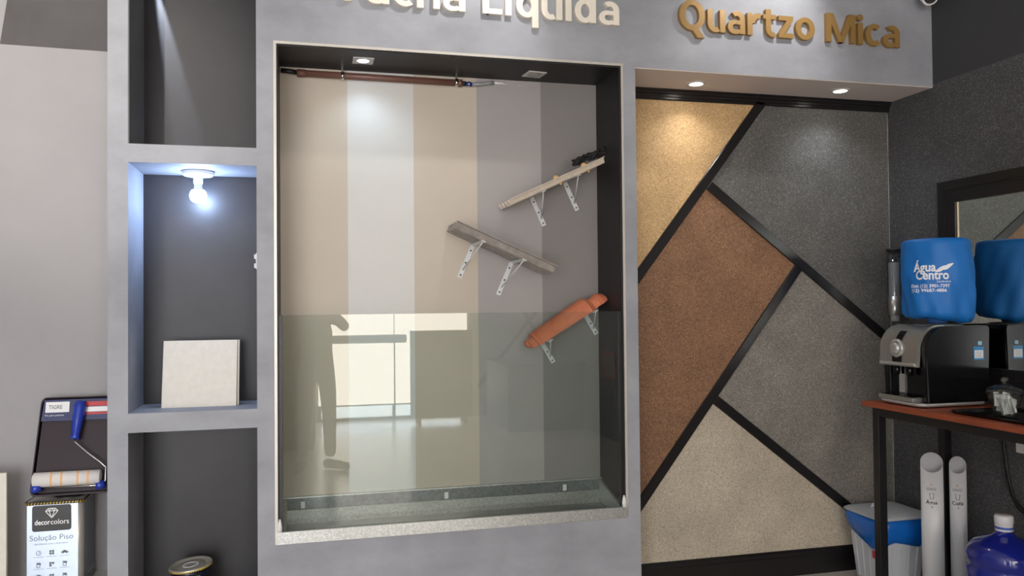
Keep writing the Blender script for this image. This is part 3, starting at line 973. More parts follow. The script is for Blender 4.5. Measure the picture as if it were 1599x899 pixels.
# painting kit: tray + roller wrapped in film, standing on the tin
M_NAVY = mat('navy plastic tray', (40, 26, 36), rough=.45, spec=.3)
M_NAVYCARD = mat('navy card', (34, 44, 92), rough=.3)
M_BLUEP = mat('blue plastic handle', (38, 62, 168), rough=.25)
M_FLEECE = mat('white roller fleece', (225, 222, 220), rough=.95, bump=.5, bscale=300)
M_STRIPE = mat('orange roller stripe', (236, 186, 132), rough=.95)
kit = thing('paint_tray', 'navy paint tray of a roller kit leaning on the wall above the paint tin', 'paint tray', (-.985, .175, .725))
tilt = math.radians(-14)
KT = Matrix.Rotation(tilt, 4, 'X')
def kpart(name, bm, m, lab=None, parent=None):
    for v in bm.verts:
        v.co = KT @ v.co
    return part(name, bm, m, parent or kit, lab)
bm = bmesh.new()
def trap(w0, w1, z0, z1, y, r=.022):
    out = []
    for p in rrect(1, 1, .14, 5):
        k = (p[1] + 1) / 2
        out.append(((w0 + (w1 - w0) * k) * p[0], y, z0 + (z1 - z0) * k))
    return out
R = [trap(.160, .140, .012, .425, -.004), trap(.165, .145, .004, .430, -.004), trap(.165, .145, .004, .430, .004), trap(.155, .135, .018, .420, .034), trap(.150, .130, .022, .412, .034), trap(.152, .132, .020, .416, .003)]
RR = [[bm.verts.new(p) for p in q] for q in R]
for a, b in zip(RR, RR[1:]):
    for k in range(len(a)):
        bm.faces.new((a[k], a[(k + 1) % len(a)], b[(k + 1) % len(a)], b[k]))
bm.faces.new(RR[-1][::-1])
bm.faces.new([bm.verts.new((p[0], .030, p[2])) for p in R[4]])
kpart('tray_body', bm, M_NAVY)
bm = bmesh.new()
R2 = [bm.verts.new(p) for p in [(-.140, -.008, .325), (.143, -.008, .325), (.140, -.008, .418), (-.132, -.008, .418)]]
bm.faces.new(R2)
g = bmesh.ops.extrude_face_region(bm, geom=bm.faces[:])
for v in [q for q in g['geom'] if isinstance(q, bmesh.types.BMVert)]:
    v.co.y += .002
kpart('header_card', bm, M_NAVYCARD)
def kbox(name, d, m):
    bm = bmesh.new(); add_box(bm, *d)
    return kpart(name, bm, m)
kbox('brand_label', (-.125, -.030, -.0095, -.0085, .362, .408), M_WPRINT)
kmap = lambda x, z: tuple(KT @ Vector((x, -.0102, z)))
text_part('lettering', 'TIGRE', M_GPRINT, -.112, -.058, .377, .024, kmap, kit, bold=.01)
kbox('card_strip', (.035, .143, -.0095, -.0085, .385, .405), mat('red print', (196, 52, 58), rough=.4))
kbox('card_strip', (.035, .143, -.0094, -.0085, .360, .382), M_WPRINT)
kbox('card_strip', (.035, .143, -.0095, -.0085, .348, .358), mat('red print', (196, 52, 58)))
text_part('lettering', 'Kit para pintura', M_WPRINT, -.125, -.05, .346, .010, kmap, kit)
bm = bmesh.new()
add_tube(bm, [(.02, -.03, .405), (.018, -.03, .38), (.012, -.032, .31), (.008, -.034, .255), (.006, -.034, .240)], [.020, .026, .021, .017, .022], 14)
kpart('roller_handle', bm, M_BLUEP, 'blue plastic roller handle')
bm = bmesh.new()
add_tube(bm, [(.006, -.034, .242), (.010, -.035, .225), (.065, -.036, .175), (.115, -.036, .135), (.138, -.036, .112), (.139, -.036, .06), (.134, -.036, .040), (.10, -.036, .037), (-.12, -.036, .037)], .0035, 8)
kpart('roller_wire', bm, M_CHROME)
bm = bmesh.new()
add_tube(bm, [(-.142, -.045, .072), (-.138, -.045, .072), (.118, -.045, .072), (.122, -.045, .072)], [.024, .031, .031, .026], 24)
fl = kpart('roller_sleeve', bm, M_FLEECE, 'white fleece roller sleeve')
for x in (-.085, -.045, .018, .058):
    bm = bmesh.new()
    pr = [(x + .012 * math.sin(a / 2) * 1.6, -.045 + .0316 * math.cos(a), .072 + .0316 * math.sin(a)) for a in [PI * .35 + PI * 1.35 * k / 14 for k in range(15)]]
    for (p, q) in zip(pr, pr[1:]):
        f = bm.faces.new([bm.verts.new(v) for v in ((p[0] - .004, p[1], p[2]), (p[0] + .004, p[1], p[2]), (q[0] + .004, q[1], q[2]), (q[0] - .004, q[1], q[2]))])
    kpart('sleeve_stripe', bm, M_STRIPE, parent=fl)
for x in (-.132, .118):
    bm = bmesh.new()
    add_tube(bm, [(x - .012, -.046, .036), (x, -.046, .036), (x + .022, -.046, .042)], [.016, .020, .016], 14)
    kpart('roller_end', bm, M_BLUEP)
tl3 = tag(box('sample_board', M_STONE, (-1.60, -1.225, .14, .16, .347, .845), bevel=.002), 'pale sample board whose edge shows at the left picture border', 'board')

# ------------------------------------------------------------------ mirror on the right wall
M_MIRROR = mat('mirror silver', (215, 220, 216), rough=.01, metal=1.0)
mr = thing('wall_mirror', 'large black framed mirror on the dark right wall', 'mirror', (WR, -.90, 1.08))
HW, MH, FW_ = .85, 1.085, .115
bm = bmesh.new()
# stepped frame profile: (distance from outer edge, depth)
for (a, b, d) in ((0, .012, .030), (.012, .048, .036), (.048, .060, .028), (.060, FW_, .024)):
    for y0, y1, z0, z1 in ((-HW + a, HW - a, MH - b, MH - a), (-HW + a, HW - a, a, b), (-HW + a, -HW + b, b, MH - b), (HW - b, HW - a, b, MH - b)):
        add_box(bm, -d, -.001, y0, y1, z0, z1)
part('frame', bm, M_BLACKWOOD, mr)
box('mirror_glass', M_MIRROR, (-.010, -.004, -HW + FW_ - .004, HW - FW_ + .004, FW_ - .004, MH - FW_ + .004), mr)
g2 = .006
boxes('bead', mat('champagne bead', (170, 150, 128), rough=.3, metal=.6), [(-.015, -.0105, HW - FW_ - g2, HW - FW_, FW_, MH - FW_), (-.015, -.0105, -HW + FW_, -HW + FW_ + g2, FW_, MH - FW_)], mr)

# ------------------------------------------------------------------ coffee counter
TX, TZ, TY = 2.82, 1.015, -.03
M_WOOD = mat('reddish wood veneer', (150, 74, 46), rough=.4, var=.22, scale=6, stretch=(9, .8, 9))
tb = thing('counter_table', 'high narrow table with reddish wood top and black steel frame', 'table', (TX, TY, 0))
TL = 1.95
TWD = WR - .012 - TX
box('table_top', M_WOOD, (0, TWD, -TL, 0, TZ - .027, TZ), tb, bevel=.004)
lg = .045
for x, y in ((.03, -.045 - lg), (TWD - .02 - lg, -.045 - lg), (.03, -TL + .05), (TWD - .02 - lg, -TL + .05)):
    box('leg', M_BLACKSTEEL, (x, x + lg, y, y + lg, 0, TZ - .0275), tb, bevel=.002)
for x in (.03, TWD - .02 - lg):
    box('side_rail', M_BLACKSTEEL, (x + .001, x + lg - .001, -TL + .05 + lg, -.045 - lg, TZ - .073, TZ - .0275), tb, bevel=.002)
for y in (-.045 - lg, -TL + .05):
    box('end_rail', M_BLACKSTEEL, (.03 + lg, TWD - .02 - lg, y + .001, y + lg - .001, TZ - .073, TZ - .0275), tb, bevel=.002)
# ------------------------------------------------------------------ water dispenser
M_GLOSSBLACK = mat('gloss black plastic', (14, 14, 17), rough=.16, spec=.3)
M_SILVER = mat('silver plastic', (158, 158, 152), rough=.28, metal=.55)
M_SILVER2 = mat('pale silver plastic', (186, 186, 184), rough=.3, metal=.4)
DX, DY = 2.885, -.255        # front centre of the machine (front faces -X)
wd = thing('water_dispenser', 'black and silver countertop water dispenser under the blue bottle cover', 'water dispenser', (DX, DY, TZ))
HB = .395
# local frame: x = depth from the front (0) to the back (.38); y = width (-.15 near .. .15 far)
def prof_side(y0, y1, pts, name, m, bev=0.0, lab=None):
    bm = bmesh.new()
    add_prism(bm, pts, 'y', y0, y1)
    if bev:
        bmesh.ops.bevel(bm, geom=[e_ for e_ in bm.edges if abs(e_.verts[0].co.y - e_.verts[1].co.y) < 1e-6], offset=bev, segments=3, affect='EDGES')
    for f in bm.faces:
        f.smooth = False
    return part(name, bm, m, wd, lab)
def arc2(cx, cz, r, a0, a1, n=10):
    return [(cx + r * math.cos(math.radians(a0 + (a1 - a0) * k / n)), cz + r * math.sin(math.radians(a0 + (a1 - a0) * k / n))) for k in range(n + 1)]
# black side shells with rounded shoulder
shell = [(.02, .02)] + arc2(.13, HB - .115, .115, 180, 90) + arc2(.36, HB - .02, .02, 90, 0) + [(.38, .02)]
prof_side(-.155, -.105, shell, 'side_shell', M_GLOSSBLACK, .012)
prof_side(.105, .155, shell, 'side_shell', M_GLOSSBLACK, .012)
core = [(.05, .02)] + [(.05, .20)] + arc2(.13, HB - .118, .112, 180, 90)[2:] + [(.36, HB - .006), (.375, HB - .02), (.375, .02)]
prof_side(-.104, .104, core, 'core_body', M_GLOSSBLACK)
# curved silver front hood
hood = arc2(.118, HB - .120, .124, 187, 92, 16)
hood = [(-.012, .195)] + hood + [(.16, HB + .003), (.16, HB - .008)] + arc2(.122, HB - .120, .110, 92, 185, 12) + [(.006, .195)]
prof_side(-.116, .150, hood, 'front_hood', M_SILVER, .0)
box('hood_brow', M_SILVER2, (-.020, .0, -.108, .138, .200, .214), wd, bevel=.004)
box('control_panel', M_GLOSSBLACK, (-.013, -.0075, -.012, .052, .215, .245), wd)
bm = bmesh.new()
add_lathe(bm, [(.046, 0), (.046, .012), (.041, .018), (.033, .018), (.031, .012), (.027, .012), (.026, .026), (.021, .029), (.003, .029)], 32)
o = part('dial_knob', bm, M_SILVER2, wd, 'round silver dial knob'); o.location = (-.002, .022, HB - .112); o.rotation_euler = (0, -PI / 2, 0)
lab_bm = bmesh.new()
pp = arc2(.118, HB - .120, .1255, 165, 132, 6)
for (p, q) in zip(pp, pp[1:]):
    lab_bm.faces.new([lab_bm.verts.new(v) for v in ((p[0], -.004, p[1]), (p[0], .044, p[1]), (q[0], .044, q[1]), (q[0], -.004, q[1]))])
part('display_window', lab_bm, M_GLOSSBLACK, wd)
lathe('tap', M_GLOSSBLACK, [(.016, 0), (.018, .02), (.018, .05)], wd, 16, (.02, .06, .15))
lathe('tap', M_GLOSSBLACK, [(.016, 0), (.018, .02), (.018, .05)], wd, 16, (.02, -.03, .15))
box('steel_backsplash', M_CHROME, (.044, .050, .03, .075, .045, .195), wd, bevel=.002)
bm = bmesh.new()
loft(bm, [([(x + .175, y) for x, y in rrect(.195, .150, .05)], 0.006), ([(x + .175, y) for x, y in rrect(.20, .155, .05)], .012), ([(x + .175, y) for x, y in rrect(.20, .155, .05)], .022)])
part('base_plate', bm, M_SILVER2, wd)
box('drip_tray', M_SILVER, (-.024, .05, -.10, .145, .0225, .046), wd, bevel=.004)
boxes('drip_grille', M_GLOSSBLACK, [(-.018 + .012 * k, -.012 + .012 * k, -.09, .135, .0465, .049) for k in range(5)], wd)
for x, y in ((.03, -.12), (.33, -.12), (.03, .12), (.33, .12)):
    lathe('rubber_foot', M_BLKPRINT, [(.012, 0), (.012, .008)], wd, 12, (x, y, 0))
M_STICK = mat('blue energy label', (60, 140, 200), rough=.4)
ys = -.1556
st = box('energy_label', M_STICK, (.285, .345, ys - .0008, ys, .228, .292), wd)
box('label_field', M_WPRINT, (.290, .340, ys - .0014, ys - .0009, .236, .274), st)
for k in range(4):
    box('label_line', M_GPRINT, (.294, .334, ys - .0018, ys - .0015, .241 + .008 * k, .243 + .008 * k), st)
box('small_sticker', mat('pale blue sticker', (150, 196, 226), rough=.4), (.312, .334, ys - .0008, ys, .300, .318), wd)
bm = bmesh.new()
add_box(bm, 0, 0.001, -.001, .001, 0, .001)
bm.free()
text_part('lettering', 'Café', M_BLKPRINT, .30, .33, .283, .009, lambda x, z: (x, ys - .0015, z), st) if False else None
# bottle under a blue fabric cover
lathe('bottle_collar', M_SILVER, [(.115, HB - .012), (.115, HB + .003), (.105, HB + .007), (.072, HB + .010)], wd, 36, (.205, -.015, 0))
CX, CY, CZ = DX + .205, DY - .015, TZ + HB + .046
M_COVER = mat('blue fabric cover', (12, 112, 196), rough=.55, var=.06, scale=8, bump=.6, bscale=9)
cv = thing('bottle_cover', 'bright blue fabric cover with white logo over the dispenser bottle', 'bottle cover', (CX, CY, CZ))
bm = bmesh.new()
n = 72
random.seed(11)
ph = [random.uniform(0, 6.28) for _ in range(8)]
def cov_r(a, h):
    """radius of the sagging cloth at angle a and relative height h"""
    w = .006 * math.sin(3 * a + ph[0] + 4 * h) + .0045 * math.sin(7 * a + ph[1] - 5 * h) + .0035 * math.sin(13 * a + ph[2] + 9 * h)
    return .163 + w * (1.2 - .8 * h) - (.004 if h > .9 else 0)
rows = [(.62, -.012, 0), (.90, -.004, 0), (.985, .012, .03)] + [(1, .03 + .32 * k / 12, k / 12.) for k in range(13)] + [(.985, .368, 1), (.94, .380, 1), (.84, .386, 1), (.5, .389, 1), (.05, .390, 1)]
RG = []
for k, z, h in rows:
    ring = []
    for i in range(n):
        a = 2 * PI * i / n
        dip = 0.0
        if h < .12:
            dip = -.022 * max(0, math.cos(a + 1.0)) ** 2 * (1 - h / .12)
        ring.append(bm.verts.new((k * cov_r(a, h) * math.cos(a), k * cov_r(a, h) * math.sin(a), z + dip + .004 * math.sin(5 * a + ph[3]) * (1 - h))))
    RG.append(ring)
for a, b in zip(RG, RG[1:]):
    for i in range(n):
        bm.faces.new((a[i], a[(i + 1) % n], b[(i + 1) % n], b[i])).smooth = True
bm.faces.new(RG[-1])
part('cloth', bm, M_COVER, cv)
lathe('bottle_neck', mat('clear blue bottle', (70, 120, 190), rough=.2), [(.045, -.0345), (.05, -.02), (.09, .02)], cv, 28)
# print on the cover: faces the viewer, towards the left
A0 = math.atan2(-3.75 - CY, 0 - CX)
def cmap(x, z):
    a = A0 + (x - .008) / .168
    h = max(0, min(1, (z - .03) / .33))
    r = cov_r(a, h) + .0022
    return (r * math.cos(a), r * math.sin(a), z)
M_CPRINT = mat('white screen print', (236, 240, 246), rough=.5)
text_part('lettering', 'Água', M_CPRINT, -.105, .005, .222, .062, cmap, cv, bold=.026)
text_part('lettering', 'Centro', M_CPRINT, -.092, .064, .183, .062, cmap, cv, bold=.026)
text_part('lettering', 'Distribuidora', M_CPRINT, .008, .072, .167, .013, cmap, cv, bold=.01)
text_part('lettering', 'Disk (12) 3901-7397', M_CPRINT, -.112, .066, .143, .022, cmap, cv, bold=.02)
text_part('lettering', '(12) 99687-4886', M_CPRINT, -.108, .052, .121, .022, cmap, cv, bold=.02)
bm = bmesh.new()
for s in (0, 1):
    top = []; bot = []
    for k in range(11):
        u = k / 10.
        x = .002 + .030 * s + .052 * u
        z = .220 + .010 * s + .020 * u + .008 * u * u
        w = .011 * math.sin(PI * min(1, u * .9 + .05))
        top.append((x, z + w)); bot.append((x, z - w))
    for k in range(10):
        bm.faces.new([bm.verts.new(cmap(*p)) for p in (top[k], top[k + 1], bot[k + 1], bot[k])])
part('wave_emblem', bm, M_CPRINT, cv)
# cup dispenser tube on the wall
M_CLEAR = glass('smoked acrylic', (.84, .85, .87), .05, .08)
cd = thing('cup_dispenser', 'tall smoked acrylic cup tube on the wall behind the blue cover', 'cup dispenser', (3.255, .24, 1.42))
bm = bmesh.new()
add_lathe(bm, [(.037, .14), (.037, .40), (.034, .40), (.034, .14)], 28, cap=False)
part('tube', bm, M_CLEAR, cd)
lathe('lid', M_BLKPRINT, [(.040, .398), (.042, .402), (.042, .410), (.010, .412)], cd, 28)
lathe('cup_stack', mat('milky cups', (196, 198, 202), rough=.4), [(.022, .0), (.029, .10), (.031, .105), (.031, .33), (.030, .332)], cd, 24)
lathe('lower_sleeve', M_STEEL, [(.030, .03), (.034, .035), (.037, .14)], cd, 24)
box('wall_plate', M_STEEL, (.036, .0725, -.02, .02, .10, .36), cd)
# tray with jars
M_TRAY = mat('dark polished tray', (50, 46, 44), rough=.12, metal=.6)
tr = thing('serving_tray', 'polished metal serving tray on the table beside the dispenser', 'tray', (3.06, -.80, TZ))
bm = bmesh.new()
loft(bm, [(rrect(.165, .24, .04), 0), (rrect(.18, .255, .05), .010), (rrect(.185, .26, .05), .012), (rrect(.178, .253, .05), .0125), (rrect(.162, .237, .04), .003)])
part('tray_body', bm, M_TRAY, tr)
M_JAR = glass('jar glass', (.90, .92, .92), .02, .06)
def jar(x, y, r, h, lab, fill, name):
    t = thing(name, lab, 'jar', (x, y, TZ + .0035))
    bm = bmesh.new()
    add_lathe(bm, [(r * .62, 0), (r * .66, .01), (r * .70, h * .4), (r * .86, h * .78), (r, h), (r * .97, h), (r * .82, h * .78), (r * .66, h * .4), (r * .60, .012)], 36)
    for v in bm.verts:
        a = math.atan2(v.co.y, v.co.x); k = 1 + .04 * math.cos(12 * a)
        v.co.x *= k; v.co.y *= k
    part('bowl', bm, M_JAR, t)
    lid = bmesh.new()
    add_lathe(lid, [(r * 1.02, h + .001), (r * 1.04, h + .008), (r * .9, h + .022), (r * .5, h + .034), (r * .12, h + .038), (r * .12, h + .046), (r * .24, h + .056), (r * .2, h + .068), (r * .05, h + .072)], 32)
    part('lid', lid, M_JAR, t)
    if fill:
        for k in range(30):
            a = random.uniform(0, 6.28); q = random.uniform(0, r * .50)
            bm = bmesh.new()
            add_box(bm, -.004, .004, -.014, .014, -.028, .028)
            o = part('sachet', bm, fill, t)
            o.location = (q * math.cos(a), q * math.sin(a), h * .42 + random.uniform(-.004, .038))
            o.rotation_euler = (random.uniform(-.3, .3), random.uniform(-.3, .3), random.uniform(0, 3.1))
    return t
jar(2.985, -.775, .072, .105, 'cut glass jar full of white sugar sachets on the tray', mat('white paper sachet', (224, 224, 220), rough=.7), 'sachet_jar')
jar(3.10, -.86, .06, .095, 'cut glass jar with amber sticks behind the sachet jar', mat('amber stirrers', (190, 160, 90), rough=.6), 'stirrer_jar')
t = thing('glass_saucer', 'small clear glass saucer at the front left end of the tray', 'saucer', (2.995, -.615, TZ + .004))
bm = bmesh.new(); add_lathe(bm, [(.025, 0), (.045, .006), (.05, .012), (.047, .012), (.024, .004)], 32)
part('dish', bm, M_JAR, t)
# ------------------------------------------------------------------ pipes for used cups
M_PVC = mat('white pvc', (214, 216, 220), rough=.3)
def cup_pipe(x, y, r, top, cut, txt, lab):
    t = thing('cup_bin_pipe', lab, 'pipe', (x, y, 0))
    bm = bmesh.new()
    n = 40
    va = math.atan2(-3.75 - y, -x)
    lo, li, to, ti = [], [], [], []
    for i in range(n):
        a = 2 * PI * i / n
        d = math.cos(a - va)
        zt = top - cut * (d + 1) / 2
        c, s = math.cos(a), math.sin(a)
        lo.append(bm.verts.new((r * c, r * s, 0.012))); to.append(bm.verts.new((r * c, r * s, zt)))
        q = r - .004
        li.append(bm.verts.new((q * c, q * s, 0.016))); ti.append(bm.verts.new((q * c, q * s, zt)))
    for i in range(n):
        j = (i + 1) % n
        for f in ((lo[i], lo[j], to[j], to[i]), (li[j], li[i], ti[i], ti[j]), (to[i], to[j], ti[j], ti[i])):
            bm.faces.new(f).smooth = True
    bm.faces.new(lo[::-1]); bm.faces.new(li)
    part('tube', bm, M_PVC, t)
    lathe('foot', M_PVC, [(r + .012, 0), (r + .012, .014), (r + .003, .03), (r + .003, .07), (r, .07)], t, 36, cap=False)
    def m_(px, z):
        a = va + px / r
        return ((r + .0008) * math.cos(a), (r + .0008) * math.sin(a), z)
    zc_ = top - cut - .06
    P = mat('pipe print', (70, 66, 66), rough=.5)
    text_part('lettering', 'LIXO', P, -.024, .018, zc_ - .030, .020, m_, t)
    text_part('lettering', txt, P, -.030, .024, zc_ - .098, .024, m_, t, bold=.02)
    bm = bmesh.new()
    def seg(p, q, w=.002):
        p = Vector(p); q = Vector(q); tt = (q - p).normalized(); nn = Vector((-tt.y, tt.x)) * w / 2
        bm.faces.new([bm.verts.new(m_(c.x, c.y)) for c in (p + nn, q + nn, q - nn, p - nn)])
    for p, q in (((-.012, -.045), (.008, -.045)), ((.008, -.045), (.005, -.072)), ((.005, -.072), (-.009, -.072)), ((-.009, -.072), (-.012, -.045)), ((-.004, -.112), (.002, -.112)), ((-.001, -.108), (-.001, -.118)), ((-.026, -.125), (.022, -.125))):
        seg((p[0], zc_ + p[1]), (q[0], zc_ + q[1]))
    part('cup_icon', bm, P, t)
    bm = bmesh.new()
    seg((-.003, zc_ + .004), (-.003, zc_ - .006), .006)
    part('brand_drop', bm, mat('orange print', (224, 150, 70)), t)
cup_pipe(3.085, -.215, .052, .755, .085, 'Água', 'wider white cup disposal pipe with slanted mouth under the table')
cup_pipe(3.215, -.245, .039, .735, .075, 'Café', 'narrower white cup disposal pipe with slanted mouth under the table')
# ------------------------------------------------------------------ waste bin
M_BIN = mat('grey white bin plastic', (196, 200, 206), rough=.45)
M_BAG = mat('blue plastic bag', (18, 104, 196), rough=.32, var=.1, scale=14, bump=.5, bscale=22)
bn = thing('pedal_bin', 'white pedal bin with blue bag rim beside the table leg', 'bin', (3.085, .125, 0))
bm = bmesh.new()
def ribbed(w, d, r, k):
    out = []
    for x, y in rrect(w, d, r, 5):
        out.append((x, y))
    return out
loft(bm, [(rrect(.118, .118, .03), 0.004), (rrect(.120, .120, .03), .012), (rrect(.150, .148, .035), .36)])
part('bucket', bm, M_BIN, bn)
for x in (-.07, -.025, .025, .07):
    for face in (0, 1):
        bm = bmesh.new()
        for z, k in ((.03, .1218), (.33, .1492)):
            pass
        p = [(.03, .1215), (.33, .1470)]
        vs = []
        for z, k in p:
            for dx_, dd in ((-.006, 0), (-.003, .005), (.003, .005), (.006, 0)):
                if face == 0:
                    vs.append(bm.verts.new((x * (1 + .2 * (z / .33)) + dx_, -(k + dd), z)))
                else:
                    vs.append(bm.verts.new((-(k + dd + .001), x * (1 + .2 * (z / .33)) + dx_, z)))
        for i in range(3):
            bm.faces.new((vs[i], vs[i + 1], vs[5 + i], vs[4 + i]))
        part('rib', bm, M_BIN, bn)
bm = bmesh.new()
R = []
for w, z, wob in ((.152, .255, 1), (.166, .262, 1), (.176, .30, .8), (.178, .335, .5), (.172, .365, .3), (.164, .376, 0), (.150, .370, 0)):
    ring = []
    for i, (x, y) in enumerate(rrect(w, w, .085, 9)):
        a = math.atan2(y, x)
        k = 1 + wob * (.035 * math.sin(4 * a + 1) + .022 * math.sin(11 * a + 2.3) + .012 * math.sin(19 * a))
        ring.append(bm.verts.new((x * k, y * k, z + wob * .026 * math.sin(3 * a + .6) - wob * .02 * (math.cos(a + 2.2) > .5))))
    R.append(ring)
for a, b in zip(R, R[1:]):
    for i in range(len(a)):
        bm.faces.new((a[i], a[(i + 1) % len(a)], b[(i + 1) % len(a)], b[i])).smooth = True
part('bag_rim', bm, M_BAG, bn, 'blue plastic bag folded over the rim')
bm = bmesh.new()
loft(bm, [(rrect(.170, .166, .045), .376), (rrect(.172, .168, .045), .384), (rrect(.160, .156, .045), .392), (rrect(.110, .106, .04), .402), (rrect(.03, .03, .02), .406)])
part('lid', bm, mat('pale bin lid', (178, 182, 186), rough=.45), bn)
bm = bmesh.new()
add_tube(bm, [(-.075, -.03, .396), (-.070, -.02, .418), (-.066, 0, .424), (-.070, .02, .418), (-.075, .03, .396)], .010, 10)
part('lid_grip', bm, M_BIN, bn)
box('pedal', M_BIN, (-.172, -.118, -.03, .03, .012, .026), bn, bevel=.004)
box('size_label', mat('red bin label', (200, 70, 80)), (-.1425, -.1385, -.085, -.06, .16, .20), bn)
# ------------------------------------------------------------------ blue water jug on the floor
M_JUG = mat('blue translucent bottle', (22, 38, 140), rough=.12, coat=.5)
jg = thing('water_jug', 'royal blue refill water jug with white cap on the floor', 'water jug', (3.075, -.665, 0))
pf = [(.12, 0), (.148, .008), (.155, .03), (.155, .085), (.149, .092), (.149, .108), (.155, .115), (.155, .20), (.149, .207), (.149, .223), (.155, .23), (.156, .315), (.150, .322), (.150, .336), (.156, .344), (.157, .385), (.150, .405), (.125, .432), (.085, .452), (.050, .466), (.036, .478), (.032, .490), (.032, .505)]
lathe('bottle', M_JUG, pf, jg, 56)
lathe('cap', M_WHITE, [(.036, .488), (.037, .492), (.037, .520), (.039, .524), (.039, .552), (.036, .558), (.01, .560)], jg, 32)
lathe('cap_ring', mat('blue cap print', (60, 90, 190)), [(.0376, .498), (.0376, .508)], jg, 32, cap=False)
# cable and outlet on the right wall
t = thing('power_cable', 'black power cable hanging down the right wall under the table', 'cable', (WR - .006, -.42, .5))
tube('cord', M_BLKPRINT, [(0, .02, .50), (0, .0, .40), (0, -.01, .32), (0, -.02, .24), (0, -.035, .15), (0, -.055, .09), (0, -.09, .045), (0, -.15, .015), (0, -.25, -.02)], .005, t, 8)
tube('cord', M_BLKPRINT, [(0, .04, .50), (0, .022, .41), (0, .012, .33), (0, .004, .24), (0, -.012, .16), (0, -.035, .095), (0, -.08, .03), (0, -.16, -.01), (0, -.26, -.05)], .004, t, 8)
t = thing('power_outlet', 'white power outlet on the right wall just under the table', 'outlet', (WR, -.56, .84))
box('plate', M_WHITE, (-.010, -.0005, -.06, .06, -.04, .04), t, bevel=.003)
box('socket', M_WPRINT, (-.014, -.010, -.025, .025, -.02, .02), t, bevel=.003)
# ------------------------------------------------------------------ security camera
cc = thing('security_camera', 'white dome security camera at the upper right end of the fascia', 'camera', (3.235, 0, 3.112))
lathe('base', M_WHITE, [(.05, 0), (.052, .02), (.045, .03)], cc, 28, (0, -.06, .07))
bm = bmesh.new()
add_tube(bm, [(0, -.001, .09), (0, -.06, .085)], .02, 14)
part('arm', bm, M_WHITE, cc)
d = Vector((-.35, -.75, -.45)).normalized()
c0 = Vector((0, -.075, .055))
tube('barrel', M_WHITE, [c0 - d * .03, c0, c0 + d * .06, c0 + d * .066], [.026, .040, .043, .040], cc, 28)
tube('lens_face', M_BLKPRINT, [c0 + d * .0665, c0 + d * .069], .032, cc, 28)
tube('lens', M_GLOSSBLACK, [c0 + d * .070, c0 + d * .075], [.013, .009], cc, 18)

# ------------------------------------------------------------------ things seen only in the glass
pf_ = thing('picture_frame', 'small orange wooden picture frame on the right wall near the desk', 'picture', (WR, -4.92, .70))
M_ORANGE = mat('orange wood', (176, 96, 58), rough=.5)
boxes('frame', M_ORANGE, [(-.02, -.001, -.21, .21, .26, .29), (-.02, -.001, -.21, .21, 0, .03), (-.02, -.001, -.21, -.18, .03, .26), (-.02, -.001, .18, .21, .03, .26)], pf_)
box('picture', mat('grey picture', (110, 108, 106), rough=.4), (-.010, -.002, -.18, .18, .03, .26), pf_)
dk = thing('reception_desk', 'dark reception desk standing at the back right of the shop', 'desk', (2.9, -6.35, 0))
M_DESK = mat('dark desk laminate', (46, 46, 50), rough=.4)
box('front_panel', M_DESK, (-.55, -.52, -.6, .6, 0, .78), dk)
box('side_panel', M_DESK, (-.52, .40, -.6, -.57, 0, .78), dk)
box('side_panel', M_DESK, (-.52, .40, .57, .6, 0, .78), dk)
box('desk_top', M_DESK, (-.6, .42, -.65, .65, .78, .815), dk, bevel=.004)

ck = thing('storage_cabinet', 'tall dark storage cabinet standing behind the photographer', 'cabinet', (-.30, -5.42, 0))
box('body', M_DESK, (-.40, .40, -.24, .20, 0.06, 2.0), ck)
box('plinth', M_BLKPRINT, (-.38, .38, -.22, .18, 0, .06), ck)
for a, b, hx in ((-.395, -.003, -.05), (.003, .395, .05)):
    dr = box('door', M_DESK, (a, b, .201, .22, .07, 1.99), ck, bevel=.003)
    box('handle', M_STEEL, (hx - .008, hx + .008, .22, .245, .95, 1.12), dr, bevel=.003)

# ------------------------------------------------------------------ the photographer, mirrored in the glass
def skin(name, verts, edges, radii, m, parent, root=0, sub=2):
    me = bpy.data.meshes.new(name)
    me.from_pydata(verts, edges, [])
    o = link(name, me, m, parent)
    md = o.modifiers.new('skin', 'SKIN')
    md.use_smooth_shade = True
    for i, r in enumerate(radii):
        sv = me.skin_vertices[0].data[i]
        sv.radius = r if isinstance(r, tuple) else (r, r)
        sv.use_root = (i == root)
    sd = o.modifiers.new('sub', 'SUBSURF')
    sd.levels = sd.render_levels = sub
    return o
M_CLOTH = mat('dark trousers and shirt', (42, 44, 50), rough=.85)
M_SKIN = mat('skin', (176, 132, 108), rough=.5)
M_HAIR = mat('dark hair', (30, 25, 22), rough=.7)
M_SHOE = mat('dark shoe', (36, 33, 32), rough=.5)
pe = thing('person', 'person in dark clothes holding up a phone, seen as a silhouette in the glass', 'person', (.1, -4.12, 0))
V = [(0, 0, .95), (0, -.01, 1.12), (0, -.02, 1.32), (0, -.02, 1.44), (0, -.005, 1.50),            # 0-4 pelvis..neck
     (.095, 0, .90), (.115, .03, .50), (.125, -.03, .11),                                      # 5-7 right leg
     (-.095, 0, .90), (-.115, .02, .50), (-.13, -.03, .11),                                     # 8-10 left leg
     (.19, -.02, 1.415), (.265, .13, 1.33), (.145, .275, 1.44), (.075, .315, 1.485),                # 11-14 right arm
     (-.19, -.02, 1.415), (-.30, .11, 1.28), (-.22, .26, 1.43), (-.175, .315, 1.485)]             # 15-18 left arm
E_ = [(0, 1), (1, 2), (2, 3), (3, 4), (0, 5), (5, 6), (6, 7), (0, 8), (8, 9), (9, 10), (3, 11), (11, 12), (12, 13), (13, 14), (3, 15), (15, 16), (16, 17), (17, 18)]
